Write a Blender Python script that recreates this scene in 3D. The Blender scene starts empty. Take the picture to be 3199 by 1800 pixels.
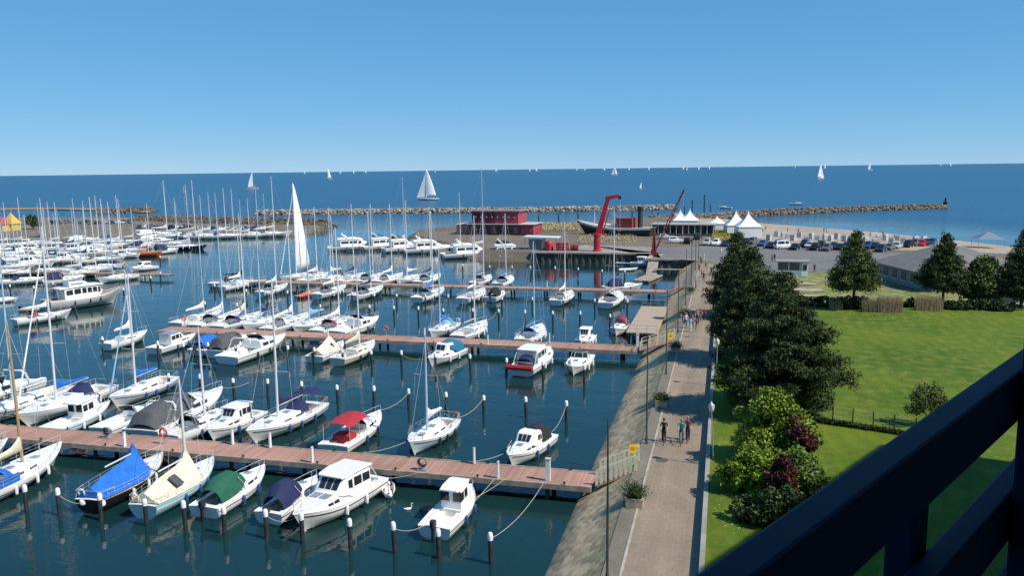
import bpy, math, random
import numpy as np
from mathutils import Vector, Matrix
rnd = random.Random(11)
PI = math.pi
S = bpy.context.scene
COL = S.collection
rad = math.radians

# ------------------------------------------------------------------ camera
HC = 22.0                      # camera height above the harbour water
FPX = 2560.0                   # focal length in pixels of a 3199 px wide frame
YAW, ROLL, PITCH = rad(14.5), 0.0125, math.atan(371 / FPX)
_cy, _sy, _cp, _sp = math.cos(YAW), math.sin(YAW), math.cos(PITCH), math.sin(PITCH)
FW = Vector((-_sy * _cp, _cy * _cp, -_sp))
_R0 = Vector((_cy, _sy, 0)); _U0 = Vector((-_sy * _sp, _cy * _sp, _cp))
RV = _R0 * math.cos(ROLL) - _U0 * math.sin(ROLL)
UV = _U0 * math.cos(ROLL) + _R0 * math.sin(ROLL)
cam_d = bpy.data.cameras.new('camera')
cam = bpy.data.objects.new('camera', cam_d); COL.objects.link(cam)
cam_d.sensor_width = 36; cam_d.lens = FPX / 3199 * 36
cam_d.clip_start = 0.05; cam_d.clip_end = 200000
cam.matrix_world = Matrix(((RV.x, UV.x, -FW.x, 0), (RV.y, UV.y, -FW.y, 0), (RV.z, UV.z, -FW.z, HC), (0, 0, 0, 1)))
S.camera = cam

# ------------------------------------------------------------------ sky, sun, exposure
SUN_AZ, SUN_EL = rad(103.0), rad(48)      # azimuth clockwise from +Y
w = bpy.data.worlds.new('World'); S.world = w; w.use_nodes = True
nt = w.node_tree
bgn = nt.nodes['Background']
sky = nt.nodes.new('ShaderNodeTexSky'); sky.sky_type = 'NISHITA'
sky.sun_disc = False; sky.sun_elevation = SUN_EL; sky.sun_rotation = SUN_AZ
sky.altitude = 2500; sky.air_density = 0.7; sky.dust_density = 0.1; sky.ozone_density = 8.0
# one even grade of the whole sky: a softer gradient and a deeper blue, as the phone rendered it
sc_ = nt.nodes.new('ShaderNodeVectorMath'); sc_.operation = 'SCALE'; sc_.inputs['Scale'].default_value = 0.12
gm_ = nt.nodes.new('ShaderNodeVectorMath'); gm_.operation = 'POWER'; gm_.inputs[1].default_value = (0.72, 0.42, 0.27)
tn_ = nt.nodes.new('ShaderNodeVectorMath'); tn_.operation = 'MULTIPLY'; tn_.inputs[1].default_value = (4.9, 5.75, 7.1)
nt.links.new(sky.outputs[0], sc_.inputs[0]); nt.links.new(sc_.outputs[0], gm_.inputs[0]); nt.links.new(gm_.outputs[0], tn_.inputs[0])
nt.links.new(tn_.outputs[0], bgn.inputs[0]); bgn.inputs[1].default_value = 0.1
sd = bpy.data.lights.new('sun', 'SUN'); sd.energy = 4.8; sd.angle = rad(0.53); sd.color = (1.0, 0.93, 0.82)
sun = bpy.data.objects.new('sun', sd); COL.objects.link(sun)
SDIR = Vector((math.cos(SUN_EL) * math.sin(SUN_AZ), math.cos(SUN_EL) * math.cos(SUN_AZ), math.sin(SUN_EL)))
sun.rotation_euler = SDIR.to_track_quat('Z', 'Y').to_euler(); sun.location = (60, 20, 80)
S.view_settings.view_transform = 'Standard'; S.view_settings.look = 'None'
S.view_settings.exposure = 0.22; S.view_settings.gamma = 1.0
S.render.engine = 'CYCLES'

# ------------------------------------------------------------------ helpers
def P(u, v, z=0.0):
    """World x, y of a survey point read from the photograph at height z."""
    d = FW + RV * ((u - 1599.5) / FPX) + UV * ((900 - v) / FPX)
    t = (z - HC) / d.z
    return (d.x * t, d.y * t)

MATS = {}
def mat(name, col, rough=0.6, metal=0.0, var=0.0, vscale=3.0, bump=0.0, bscale=20.0, spec=0.5, island=0.0, col2=None):
    if name in MATS: return MATS[name]
    m = bpy.data.materials.new(name); m.use_nodes = True
    n, l = m.node_tree.nodes, m.node_tree.links
    b = n['Principled BSDF']
    b.inputs['Base Color'].default_value = (*col, 1); b.inputs['Roughness'].default_value = rough
    b.inputs['Metallic'].default_value = metal; b.inputs['Specular IOR Level'].default_value = spec
    out = None
    if var or col2:
        tc = n.new('ShaderNodeTexCoord'); nz = n.new('ShaderNodeTexNoise')
        nz.inputs['Scale'].default_value = vscale; nz.inputs['Detail'].default_value = 5
        l.new(tc.outputs['Object'], nz.inputs['Vector'])
        rp = n.new('ShaderNodeValToRGB'); rp.color_ramp.elements[0].position = 0.32; rp.color_ramp.elements[1].position = 0.68
        a = tuple(max(0, c * (1 - var)) for c in col); c2 = col2 or tuple(min(1, c * (1 + var)) for c in col)
        rp.color_ramp.elements[0].color = (*a, 1); rp.color_ramp.elements[1].color = (*c2, 1)
        l.new(nz.outputs['Fac'], rp.inputs[0]); out = rp.outputs[0]
        l.new(out, b.inputs['Base Color'])
    if island:
        g = n.new('ShaderNodeNewGeometry'); mr = n.new('ShaderNodeMapRange')
        mr.inputs[3].default_value = 1 - island; mr.inputs[4].default_value = 1 + island
        l.new(g.outputs['Random Per Island'], mr.inputs[0])
        mx = n.new('ShaderNodeMix'); mx.data_type = 'RGBA'; mx.blend_type = 'MULTIPLY'; mx.inputs[0].default_value = 1
        if out: l.new(out, mx.inputs[6])
        else: mx.inputs[6].default_value = (*col, 1)
        l.new(mr.outputs[0], mx.inputs[7]); l.new(mx.outputs[2], b.inputs['Base Color'])
    if bump:
        tc2 = n.new('ShaderNodeTexCoord'); nb = n.new('ShaderNodeTexNoise'); nb.inputs['Scale'].default_value = bscale
        nb.inputs['Detail'].default_value = 4
        l.new(tc2.outputs['Object'], nb.inputs['Vector'])
        bp = n.new('ShaderNodeBump'); bp.inputs['Strength'].default_value = bump; bp.inputs['Distance'].default_value = 0.05
        l.new(nb.outputs['Fac'], bp.inputs['Height']); l.new(bp.outputs[0], b.inputs['Normal'])
    MATS[name] = m
    return m

class MB:
    def __init__(s): s.v = []; s.f = []
    def add(s, vs, fs):
        n = len(s.v); s.v += [tuple(p) for p in vs]; s.f += [tuple(i + n for i in f) for f in fs]; return s
    def box(s, x0, x1, y0, y1, z0, z1):
        return s.add([(x0,y0,z0),(x1,y0,z0),(x1,y1,z0),(x0,y1,z0),(x0,y0,z1),(x1,y0,z1),(x1,y1,z1),(x0,y1,z1)],
                     [(0,3,2,1),(4,5,6,7),(0,1,5,4),(1,2,6,5),(2,3,7,6),(3,0,4,7)])
    def tube(s, pts, r, n=6, cap=True):
        pts = [Vector(p) for p in pts]; rs = r if isinstance(r, (list, tuple)) else [r] * len(pts)
        rings = []
        for i, p in enumerate(pts):
            d = (pts[min(i + 1, len(pts) - 1)] - pts[max(i - 1, 0)])
            d = d.normalized() if d.length > 1e-9 else Vector((0, 0, 1))
            up = Vector((0, 0, 1)) if abs(d.z) < 0.9 else Vector((1, 0, 0))
            a = d.cross(up).normalized(); b = d.cross(a)
            rings.append([p + a * (math.cos(2 * PI * k / n) * rs[i]) + b * (math.sin(2 * PI * k / n) * rs[i]) for k in range(n)])
        return s.loft(rings, True, cap, cap)
    def loft(s, secs, closed=False, capa=False, capb=False):
        n = len(secs[0]); base = len(s.v)
        for sc in secs: s.v += [tuple(p) for p in sc]
        m = n if closed else n - 1
        for i in range(len(secs) - 1):
            for j in range(m):
                a = base + i * n + j; b = base + i * n + (j + 1) % n
                s.f.append((a, b, b + n, a + n))
        if capa: s.f.append(tuple(base + k for k in range(n))[::-1])
        if capb: s.f.append(tuple(base + (len(secs) - 1) * n + k for k in range(n)))
        return s
    def lathe(s, prof, n=10, cx=0, cy=0):
        return s.loft([[(cx + r * math.cos(2 * PI * k / n), cy + r * math.sin(2 * PI * k / n), z) for k in range(n)] for r, z in prof], True, True, True)
    def poly(s, pts): return s.add(pts, [tuple(range(len(pts)))])
    def prism(s, pts, z0, z1):
        n = len(pts)
        return s.add([(x, y, z0) for x, y in pts] + [(x, y, z1) for x, y in pts],
                     [tuple(range(n))[::-1], tuple(range(n, 2 * n))] + [(i, (i + 1) % n, (i + 1) % n + n, i + n) for i in range(n)])
    def mesh(s, name, m=None, smooth=None):
        me = bpy.data.meshes.new(name); me.from_pydata(s.v, [], s.f)
        if m: me.materials.append(m)
        if smooth:
            me.shade_smooth(); me.set_sharp_from_angle(angle=rad(smooth))
        me.update(); return me
    def build(s, name, m, parent=None, smooth=None, loc=None):
        o = bpy.data.objects.new(name, s.mesh(name, m, smooth)); COL.objects.link(o)
        if parent: o.parent = parent
        if loc: o.location = loc
        return o

def tag(o, label, cat, group=None):
    o['label'] = label; o['category'] = cat
    if group: o['group'] = group
    return o
def structure(o): o['kind'] = 'structure'; return o
def empty(name, loc=(0, 0, 0), rz=0.0):
    o = bpy.data.objects.new(name, None); COL.objects.link(o); o.location = loc; o.rotation_euler = (0, 0, rz)
    o.empty_display_size = 0.3
    return o
def obj(name, me, parent=None, loc=None, rz=0):
    o = bpy.data.objects.new(name, me); COL.objects.link(o); o.parent = parent
    if loc: o.location = loc
    o.rotation_euler = (0, 0, rz); return o
def copy_tree(o, parent=None):
    c = o.copy(); COL.objects.link(c); c.parent = parent
    for ch in o.children: copy_tree(ch, c)
    return c
def place(o, x, y, az, z=0.0, sc=1.0):
    o.location = (x, y, z); o.rotation_euler = (0, 0, PI / 2 - rad(az)); o.scale = (sc,) * 3
    return o

# ------------------------------------------------------------------ shared materials
white = mat('gelcoat_white', (0.80, 0.80, 0.78), 0.28, var=0.04, vscale=1.2)
cream = mat('gelcoat_cream', (0.74, 0.68, 0.54), 0.35, var=0.05, vscale=1.5)
deckm = mat('deck_offwhite', (0.70, 0.69, 0.65), 0.55, var=0.06, vscale=4)
greyhull = mat('hull_grey', (0.42, 0.44, 0.44), 0.35, var=0.05)
blackhull = mat('hull_black', (0.012, 0.012, 0.014), 0.3)
navyhull = mat('hull_navy', (0.015, 0.03, 0.09), 0.3)
palebluehull = mat('hull_pale_blue', (0.30, 0.55, 0.62), 0.35, var=0.05)
redhull = mat('hull_red', (0.40, 0.05, 0.03), 0.4, var=0.15)
orangehull = mat('hull_orange', (0.55, 0.15, 0.04), 0.4, var=0.15)
glass = mat('tinted_glass', (0.02, 0.025, 0.03), 0.08)
paleglass = mat('pale_glass', (0.25, 0.27, 0.29), 0.12)
steel = mat('stainless_steel', (0.45, 0.46, 0.48), 0.5, metal=0.0)
alu = mat('mast_aluminium', (0.62, 0.63, 0.64), 0.35, var=0.05)
alublue = mat('mast_blue_grey', (0.36, 0.50, 0.62), 0.35, var=0.05)
woodm = mat('mast_varnished_wood', (0.42, 0.27, 0.13), 0.4, var=0.2, vscale=6)
teak = mat('teak', (0.36, 0.23, 0.13), 0.6, var=0.25, vscale=8)
dark = mat('black_plastic', (0.015, 0.015, 0.017), 0.4)
rope = mat('rope_pale', (0.45, 0.43, 0.38), 0.8)
stripe_blue = mat('stripe_blue', (0.03, 0.08, 0.25), 0.4)
stripe_red = mat('stripe_red', (0.35, 0.03, 0.03), 0.4)
stripe_dark = mat('stripe_dark', (0.03, 0.035, 0.045), 0.4)
antifoul = mat('antifouling_dark', (0.02, 0.025, 0.03), 0.6)
def cloth(name, c): return mat('canvas_' + name, c, 0.85, var=0.14, vscale=2.5, bump=0.5, bscale=5)
cv = {'blue': cloth('blue', (0.01, 0.13, 0.50)), 'navy': cloth('navy', (0.012, 0.018, 0.075)), 'red': cloth('red', (0.36, 0.02, 0.03)),
      'cream': cloth('cream', (0.66, 0.60, 0.46)), 'green': cloth('green', (0.01, 0.10, 0.06)), 'black': cloth('black', (0.014, 0.014, 0.018)),
      'grey': cloth('grey', (0.07, 0.075, 0.085)), 'white': cloth('white', (0.75, 0.75, 0.73)), 'pink': cloth('pale_pink', (0.62, 0.52, 0.47)),
      'plum': cloth('plum', (0.16, 0.03, 0.06)), 'teal': cloth('teal', (0.01, 0.13, 0.22)), 'orange': cloth('orange', (0.6, 0.12, 0.02)),
      'lightblue': cloth('light_blue', (0.2, 0.42, 0.6))}
# ------------------------------------------------------------------ boat kit
class Boat:
    """Local frame: x to the bow, y to port, z up, water at z = 0."""
    def __init__(s, name, L, B, fb, ws=0.72, tm=0.42, e=2.3, rake=None, p=2.6, draft=0.35):
        s.L, s.B, s.fb, s.ws, s.tm, s.e, s.p, s.draft = L, B, fb, ws, tm, e, p, draft
        s.rake = L * 0.13 if rake is None else rake
        s.root = empty(name); s.name = name
    def hb(s, t):
        if t < s.tm: k = s.ws + (1 - s.ws) * math.sin(PI / 2 * t / s.tm)
        else: k = 1 - ((t - s.tm) / (1 - s.tm)) ** s.e
        return max(0.02, s.B / 2 * k)
    def sh(s, t):
        fs, fm, fbw = s.fb
        return fm + (fbw - fm) * ((t - .4) / .6) ** 2 if t > .4 else fm + (fs - fm) * ((.4 - t) / .4) ** 2
    def pt(s, t, q, side=1, off=0.0):
        z0 = s.sh(t); b = s.hb(t); pw = s.p + (1.15 - s.p) * max(0, (t - .3) / .7) ** 1.5
        dr = s.draft * (1 - 0.3 * t)
        k = max(0, (t - .55) / .45) ** 1.6
        return (-s.L / 2 + s.L * t - s.rake * q * k + (0.10 * s.L * 0.3 * q * (1 - t) ** 8), side * (b * (1 - q ** pw) + off), z0 + (-dr - z0) * q)
    def qz(s, t, z):
        z0 = s.sh(t); return max(0, min(1, (z0 - z) / (z0 + s.draft * (1 - 0.3 * t))))
    def x2t(s, x): return (x + s.L / 2) / s.L
    def part(s, mb, name, m, smooth=None, parent=None): return mb.build(name, m, parent or s.root, smooth)
    def hull(s, m, stripe=None, boot=antifoul, rail=None, n=15, stripe_q=(.14, .20)):
        Q = [0, .12, .28, .46, .66, .84, 1.0]; T = [1 - (1 - i / (n - 1)) ** 1.25 for i in range(n)]
        mb = MB(); secs = []
        for t in T: secs.append([s.pt(t, q) for q in Q] + [s.pt(t, q, -1) for q in Q[-2::-1]])
        mb.loft(secs, False, True, False)
        h = s.part(mb, 'hull', m, 50)
        def band(z0f, z1f, off, name, mm):
            b = MB()
            for sd in (1, -1):
                b.loft([[s.pt(t, z0f(t), sd, off), s.pt(t, z1f(t), sd, off)] for t in T[:-1]])
            b.loft([[s.pt(0, z0f(0), 1, 0), s.pt(0, z1f(0), 1, 0)], [s.pt(0, z0f(0), -1, 0), s.pt(0, z1f(0), -1, 0)]]) if name == 'boot_stripe' else None
            s.part(b, name, mm, None, h)
        if boot: band(lambda t: s.qz(t, .10 + .05 * t), lambda t: s.qz(t, -.1), .008, 'boot_stripe', boot)
        if stripe: band(lambda t: stripe_q[0], lambda t: stripe_q[1], .008, 'stripe', stripe)
        r = MB()
        for sd in (1, -1): r.tube([(p[0], p[1], p[2] + .015) for p in (s.pt(t, 0, sd) for t in T)], .03, 5)
        s.part(r, 'rub_rail', rail or m, 40, h)
        return h
    def deck(s, m, ck=None, camber=.05, floor=teak, cw=.62, depth=.42):
        """ck = (t0, t1) cockpit well"""
        T = sorted(set([i / 18 for i in range(19)] + ([ck[0], ck[1]] if ck else [])))
        mb = MB()
        for a, b in zip(T[:-1], T[1:]):
            rows = []
            for t in (a, b):
                h = s.hb(t) - .015; c = h * cw; x = -s.L / 2 + s.L * t; z = s.sh(t)
                rows.append([(x, -h, z), (x, -c, z + camber * .6), (x, 0, z + camber), (x, c, z + camber * .6), (x, h, z)])
            if ck and a >= ck[0] - 1e-6 and b <= ck[1] + 1e-6:
                mb.loft([r[:2] for r in rows]); mb.loft([r[3:] for r in rows])
            else: mb.loft(rows)
        d = s.part(mb, 'deck', m, 30)
        if ck:
            tt = [t for t in T if ck[0] - 1e-6 <= t <= ck[1] + 1e-6]; w = MB(); fl = MB(); rows = []; fr = []
            for t in tt:
                c = (s.hb(t) - .015) * cw; x = -s.L / 2 + s.L * t; z = s.sh(t) + camber * .6; zf = s.sh(.3) - depth
                zs = z - .15
                rows.append([(x, -c, z), (x, -c, zs), (x, -c * .55, zs), (x, -c * .55, zf)]); fr.append([(x, -c * .55, zf), (x, c * .55, zf)])
            w.loft(rows); w.loft([[(p[0], -p[1], p[2]) for p in r] for r in rows])
            for k in (0, -1):
                x, z, c, zf = rows[k][0][0], rows[k][0][2], -rows[k][0][1], rows[k][3][2]
                w.add([(x, -c, z), (x, c, z), (x, c, zf), (x, -c, zf)], [(0, 1, 2, 3)])
            s.part(w, 'cockpit', m); fl.loft(fr); s.part(fl, 'cockpit_floor', floor)
        return d
    # a superstructure lofted over sections (x, half width, z base, height); tumblehome k
    def house(s, secs, m, name='cabin', k=.86, edge=.16, wins=(), wmat=None, wname='window', smooth=28):
        mb = MB(); R = []
        for x, w_, zb, h in secs:
            e = min(edge, h * .4)
            R.append([(x, -w_, zb), (x, -w_ * (1 - (1 - k) * .8), zb + h - e), (x, -w_ * k * .88, zb + h), (x, 0, zb + h + .03 * min(1, h * 3)),
                      (x, w_ * k * .88, zb + h), (x, w_ * (1 - (1 - k) * .8), zb + h - e), (x, w_, zb)])
        mb.loft(R, False, True, True)
        o = s.part(mb, name, m, smooth)
        for (i, a0, a1, f0, f1) in wins:
            for sd in (0, 1):
                A, B_ = R[i], R[i + 1]; j0, j1 = (0, 1) if sd == 0 else (6, 5); sg = -1 if sd == 0 else 1
                def q(a, f):
                    p0 = Vector(A[j0]).lerp(Vector(A[j1]), f); p1 = Vector(B_[j0]).lerp(Vector(B_[j1]), f); return p0.lerp(p1, a)
                c = [q(a0, f0), q(a1, f0), q(a1, f1), q(a0, f1)]; nn = (c[1] - c[0]).cross(c[3] - c[0]).normalized()
                if nn.y * sg < 0: nn = -nn
                w_ = MB(); w_.add([p + nn * .012 for p in c] + [p - nn * .01 for p in c], [(0, 1, 2, 3), (0, 1, 5, 4), (1, 2, 6, 5), (2, 3, 7, 6), (3, 0, 4, 7)])
                s.part(w_, wname, wmat or glass, None, o)
        return o, R
    def front_panes(s, o, A, B_, n, f0, f1, gap=.06, m=None, ys=.86):
        """panes across the sloping face between two house sections A (top row idx 2..4) and B_; lerp f along A->B_"""
        ya, yb = abs(A[2][1]), abs(B_[2][1])
        za, zb_, xa, xb = A[2][2], B_[2][2], A[2][0], B_[2][0]
        for i in range(n):
            u0, u1 = -1 + 2 * i / n + gap, -1 + 2 * (i + 1) / n - gap
            def q(u, f):
                return Vector((xa + (xb - xa) * f, u * (ya + (yb - ya) * f) * ys, za + (zb_ - za) * f))
            c = [q(u0, f0), q(u1, f0), q(u1, f1), q(u0, f1)]
            nn = (c[1] - c[0]).cross(c[3] - c[0]).normalized()
            if nn.z < 0: nn = -nn
            w_ = MB(); w_.add([p + nn * .035 for p in c] + [p - nn * .03 for p in c], [(0, 1, 2, 3), (0, 1, 5, 4), (1, 2, 6, 5), (2, 3, 7, 6), (3, 0, 4, 7)])
            s.part(w_, 'windscreen_pane', m or glass, None, o)
    def hood(s, secs, m, name='sprayhood', n=10, close=True):
        mb = MB()
        R = [[(x + (lean * (1 - math.cos(PI / 2 * 0))), w_ * math.cos(PI * j / n) if True else 0, zb + h * (1 - abs(math.cos(PI * j / n)) ** 3.2)) for j in range(n + 1)] for (x, w_, zb, h, lean) in [(a + (0,))[:5] for a in secs]]
        mb.loft(R, False, close, False)
        return s.part(mb, name, m, 40)
    def tent(s, secs, m, name='tent_cover', n=8, sag=.12):
        """secs: (x, half width, z edge, z ridge)"""
        R = []
        for x, w_, ze, zr in secs:
            row = []
            for j in range(n + 1):
                u = -1 + 2 * j / n; a = abs(u)
                row.append((x, u * w_, zr + (ze - zr) * (a ** 1.15) - sag * math.sin(PI * a) * min(1, (zr - ze))))
            R.append(row)
        mb = MB(); mb.loft(R, False, True, True); return s.part(mb, name, m, 50)
    def mast(s, x, z, H, m, boom=None, cover=None, boomz=1.0, jib=None, r=.105, spreaders=2, stays=True, rakex=0.0, sail=None, wire=.012, flag=None):
        mb = MB(); top = (x + rakex, 0, z + H)
        mb.tube([(x, 0, z), (x + rakex * .5, 0, z + H * .5), top], [r, r * .95, r * .55], 8)
        o = s.part(mb, 'mast', m, 40)
        if spreaders:
            for k in range(spreaders):
                f = (k + 1) / (spreaders + 1) if spreaders > 1 else .58
                wd = s.B * (.36 - .08 * k)
                b = MB(); b.tube([(x + rakex * f, -wd, z + H * f + .06), (x + rakex * f, 0, z + H * f), (x + rakex * f, wd, z + H * f + .06)], .022, 5)
                s.part(b, 'spreader', m, None, o)
        if stays:
            tb = .98; bow = s.pt(tb, 0); st = (-s.L / 2 + .03, 0, s.sh(0))
            b = MB(); b.tube([(bow[0], 0, bow[2]), (x + rakex * .9, 0, z + H * .93)], wire, 4); b.build('forestay', steel, o)
            b = MB(); b.tube([st, top], wire, 4); b.build('backstay', steel, o)
            tm_ = s.x2t(x - .15); f = .55
            for sd in (1, -1):
                hb = s.hb(tm_) * .93; wd = s.B * .34
                b = MB(); b.tube([(x - .15, sd * hb, s.sh(tm_)), (x + rakex * f, sd * wd, z + H * f + .06), (x + rakex * .95, 0, z + H * .95)], wire, 4)
                b.build('shroud', steel, o)
        if boom:
            b = MB(); b.tube([(x - .1, 0, z + boomz), (x - boom, 0, z + boomz + .05)], .055, 6); bo = s.part(b, 'boom', m, 40)
            if cover:
                R = []
                for i in range(9):
                    f = i / 8; rr = (.24 - .13 * f) * (1 if i not in (0, 8) else .55) * (1 + .12 * math.sin(i * 2.1)); hh = rr * (1.5 if i > 0 else 3.4) + (.5 * (1 - f) ** 5)
                    cx_ = x - .02 - (boom - .05) * f
                    R.append([(cx_, rr * .62 * math.cos(2 * PI * k / 8), z + boomz + .08 + hh * .5 + hh * .62 * math.sin(2 * PI * k / 8)) for k in range(8)])
                c = MB(); c.loft(R, True, True, True); c.build('sail_cover', cover, bo, 50)
        if jib:
            bow = s.pt(.97, 0); a = Vector((bow[0], 0, bow[2] + .5)); e = Vector((x + rakex * .9, 0, z + H * .9))
            b = MB(); b.tube([a, a.lerp(e, .3), a.lerp(e, .8), e], [.09, .075, .05, .03], 6); s.part(b, 'furled_jib', jib, 40)
        if sail:
            foot = sail[0]; R = []
            for i in range(15):
                f = i / 14; zz = z + boomz + .15 + (H - boomz - .4) * f; ch = foot * (1 - f) ** .78 + .12
                R.append([(x - .08 + rakex * f - ch * j / 6, .35 * math.sin(PI * j / 6) * (1 - f) + sail[2] * (j / 6) * (1 - f) * 0, zz) for j in range(7)])
            b = MB(); b.loft(R); so = s.part(b, 'mainsail', sail[1], 60)
            sm = so.modifiers.new('thickness', 'SOLIDIFY'); sm.thickness = .01
        return o
    def pulpit(s, h=.55, t0=.86, m=None):
        mb = MB(); T = [t0, .92, .97, .995]
        for zz in (1.0,):
            up = [(s.pt(t, 0, 1)[0], s.pt(t, 0, 1)[1] * .92, s.sh(t) + h * zz) for t in T]
            dn = [(p[0], -p[1], p[2]) for p in up[::-1]]
            mb.tube(up + dn, .016, 5)
        for t in (t0, .95):
            for sd in (1, -1):
                p = s.pt(t, 0, sd); mb.tube([(p[0], p[1] * .92, p[2]), (p[0], p[1] * .92, p[2] + h)], .014, 5)
        return s.part(mb, 'pulpit', m or steel)
    def lifelines(s, t0=.06, t1=.86, h=.55, n=6, m=None):
        mb = MB(); T = [t0 + (t1 - t0) * i / (n - 1) for i in range(n)]
        for sd in (1, -1):
            top = [(s.pt(t, 0, sd)[0], s.pt(t, 0, sd)[1] * .95, s.sh(t) + h) for t in T]
            mb.tube(top, .009, 4); mb.tube([(a, b, c - h * .45) for a, b, c in top], .008, 4)
            for p in top: mb.tube([(p[0], p[1], p[2] - h), p], .014, 5)
        return s.part(mb, 'guard_rail', m or steel)
    def pushpit(s, h=.6, m=None):
        mb = MB(); T = [.13, .05, .01]
        a = [(s.pt(t, 0, 1)[0], s.pt(t, 0, 1)[1] * .93, s.sh(t) + h) for t in T]
        mb.tube(a + [(p[0], -p[1], p[2]) for p in a[::-1]], .018, 5)
        for t in (.13, .015):
            for sd in (1, -1):
                p = s.pt(t, 0, sd); mb.tube([(p[0], p[1] * .93, p[2]), (p[0], p[1] * .93, p[2] + h)], .015, 5)
        return s.part(mb, 'pushpit', m or steel)
    def fenders(s, ts, sides=(1, -1), m=None):
        for t in ts:
            for sd in sides:
                p = s.pt(t, .25, sd, .12); mb = MB()
                mb.lathe([(.02, .36), (.09, .30), (.115, .2), (.115, -.2), (.09, -.3), (.02, -.34)], 8)
                o = mb.build('fender', m or stripe_blue, s.root, 40); o.location = (p[0], p[1], p[2] - .05)
    def outboard(s, y=0, m=None, tilt=0.0, z=None):
        z = s.sh(0) if z is None else z; x = -s.L / 2 - .12
        mb = MB()
        mb.loft([[(x - a * .30 - b, y + c * .15, z + d) for (a, c) in ((-.6, -1), (.5, -1), (.9, -.5), (.9, .5), (.5, 1), (-.6, 1))] for (b, d) in ((0, .1), (0, .36), (.02, .46), (.03, .5))], True, True, True)
        o = s.part(mb, 'outboard_engine', m or dark, 40)
        b = MB(); b.box(x - .16, x + .02, y - .06, y + .06, -.5, z + .1); b.build('engine_leg', dark, o)
        return o
    def hatch(s, x, y, z, wx, wy, m=None):
        mb = MB(); mb.box(x - wx / 2, x + wx / 2, y - wy / 2, y + wy / 2, z - .02, z + .045); return s.part(mb, 'hatch', m or paleglass)
    def windscreen(s, x, w_, z, h, rake=.45, n=3, m=None, frame=None):
        top = MB(); bot = []
        xs = [(-1, -.55), (-.5, 0), (.5, 0), (1, -.55)]
        lo = [(x + b * .9, w_ * a, z) for a, b in xs]; hi = [(x + b * .9 - rake, w_ * a * .88, z + h) for a, b in xs]
        fr = MB(); fr.tube(hi, .02, 5)
        for a, b in zip(lo, hi): fr.tube([a, b], .018, 5)
        o = s.part(fr, 'windscreen_frame', frame or white)
        for i in range(3):
            g = MB(); g.add([lo[i], lo[i + 1], hi[i + 1], hi[i]], [(0, 1, 2, 3)]); p = g.build('windscreen_pane', m or glass, o)
        return o
    def done(s, label, cat, x, y, az, group=None, sc=1.0, z=0):
        place(s.root, x, y, az, z, sc); tag(s.root, label, cat, group); return s.root

def sailing_boat(L=9, hm=None, stripe=None, boomc=None, hoodc=None, mastm=None, mh=None, jib=None, rail=None, bimini=None, tentc=None,
                 detail=True, sail=None, cabin=None, wood=False, ws=.66, spr=2, boot=antifoul, name='sailing_boat', wire=.012, stripe_q=(.14, .2)):
    hm = hm or white
    B = L * .215 + 1.3
    b = Boat(name, L, B, (.82 + L * .02, .78 + L * .02, 1.0 + L * .045), ws=ws, tm=.42, e=2.2, p=2.4)
    b.hull(hm, stripe, boot, rail, stripe_q=stripe_q); b.deck(teak if wood else deckm, (.07, .33), floor=teak)
    zd = b.sh(.5); ch = .30 + L * .012
    secs = [(-.16 * L, B * .30, zd, ch * 1.05), (.02 * L, B * .30, zd, ch), (.16 * L, B * .25, zd + .02, ch * .8), (.27 * L, B * .17, zd + .05, ch * .35), (.33 * L, B * .10, zd + .1, .06)]
    c, R = b.house(secs, cabin or white, edge=.1, wins=((0, .15, .75, .3, .78), (1, .1, .7, .3, .75)))
    b.hatch(.21 * L, 0, zd + ch * .66 + .06, .55, .5); b.hatch(-.03 * L, 0, zd + ch + .07, .5, .5)
    H = mh or L * 1.22
    b.mast(.09 * L, zd + ch * .9, H, mastm or alu, boom=L * .37, cover=boomc, boomz=.95 if not tentc else 1.2, jib=jib, spreaders=spr, sail=sail, rakex=-H * .012, wire=wire)
    if hoodc: b.hood([(-.10 * L, B * .28, zd + ch * .7, .15), (-.14 * L, B * .30, zd + ch * .5, .62), (-.22 * L, B * .30, zd + .1, 1.0)], hoodc)
    if bimini: b.hood([(-.26 * L, B * .30, zd + 1.3, .35), (-.42 * L, B * .29, zd + 1.25, .38)], bimini, 'bimini', close=False)
    if tentc:
        b.tent([(-.47 * L, B * .36, zd + .12, zd + .75), (-.3 * L, B * .44, zd + .1, zd + 1.15), (-.05 * L, B * .5, zd + .1, zd + 1.35), (.05 * L, B * .47, zd + .15, zd + 1.55), (.088 * L, B * .4, zd + .25, zd + 2.3), (.16 * L, B * .3, zd + .2, zd + .75)], tentc)
    b.pulpit(); b.pushpit()
    if rnd.random() < .6:
        hb_ = MB(); hb_.tube([(-.475 * L, .35 * b.B * .6 + .22 * math.cos(a), zd + .42 + .24 * math.sin(a)) for a in [-.6 + k * (PI + 1.2) / 8 for k in range(9)]], .06, 6); b.part(hb_, 'horseshoe_buoy', rnd.choice((cv['orange'], white, stripe_red, cv['cream'])), 40)
    if detail:
        for sd in (1, -1):
            wn = MB(); wn.lathe([(.09, zd + .08), (.07, zd + .16), (.09, zd + .26), (.02, zd + .27)], 8, -.2 * L, sd * B * .38); b.part(wn, 'winch', steel, 40)
        b.lifelines(); b.fenders((.3, .5, .64), m=rnd.choice((stripe_blue, white, stripe_dark)))
        wm = MB(); wm.tube([(-.36 * L, .35 * math.cos(k * PI / 5), zd + .35 + .35 * math.sin(k * PI / 5)) for k in range(11)], .018, 5); b.part(wm, 'steering_wheel', steel)
    return b

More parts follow.
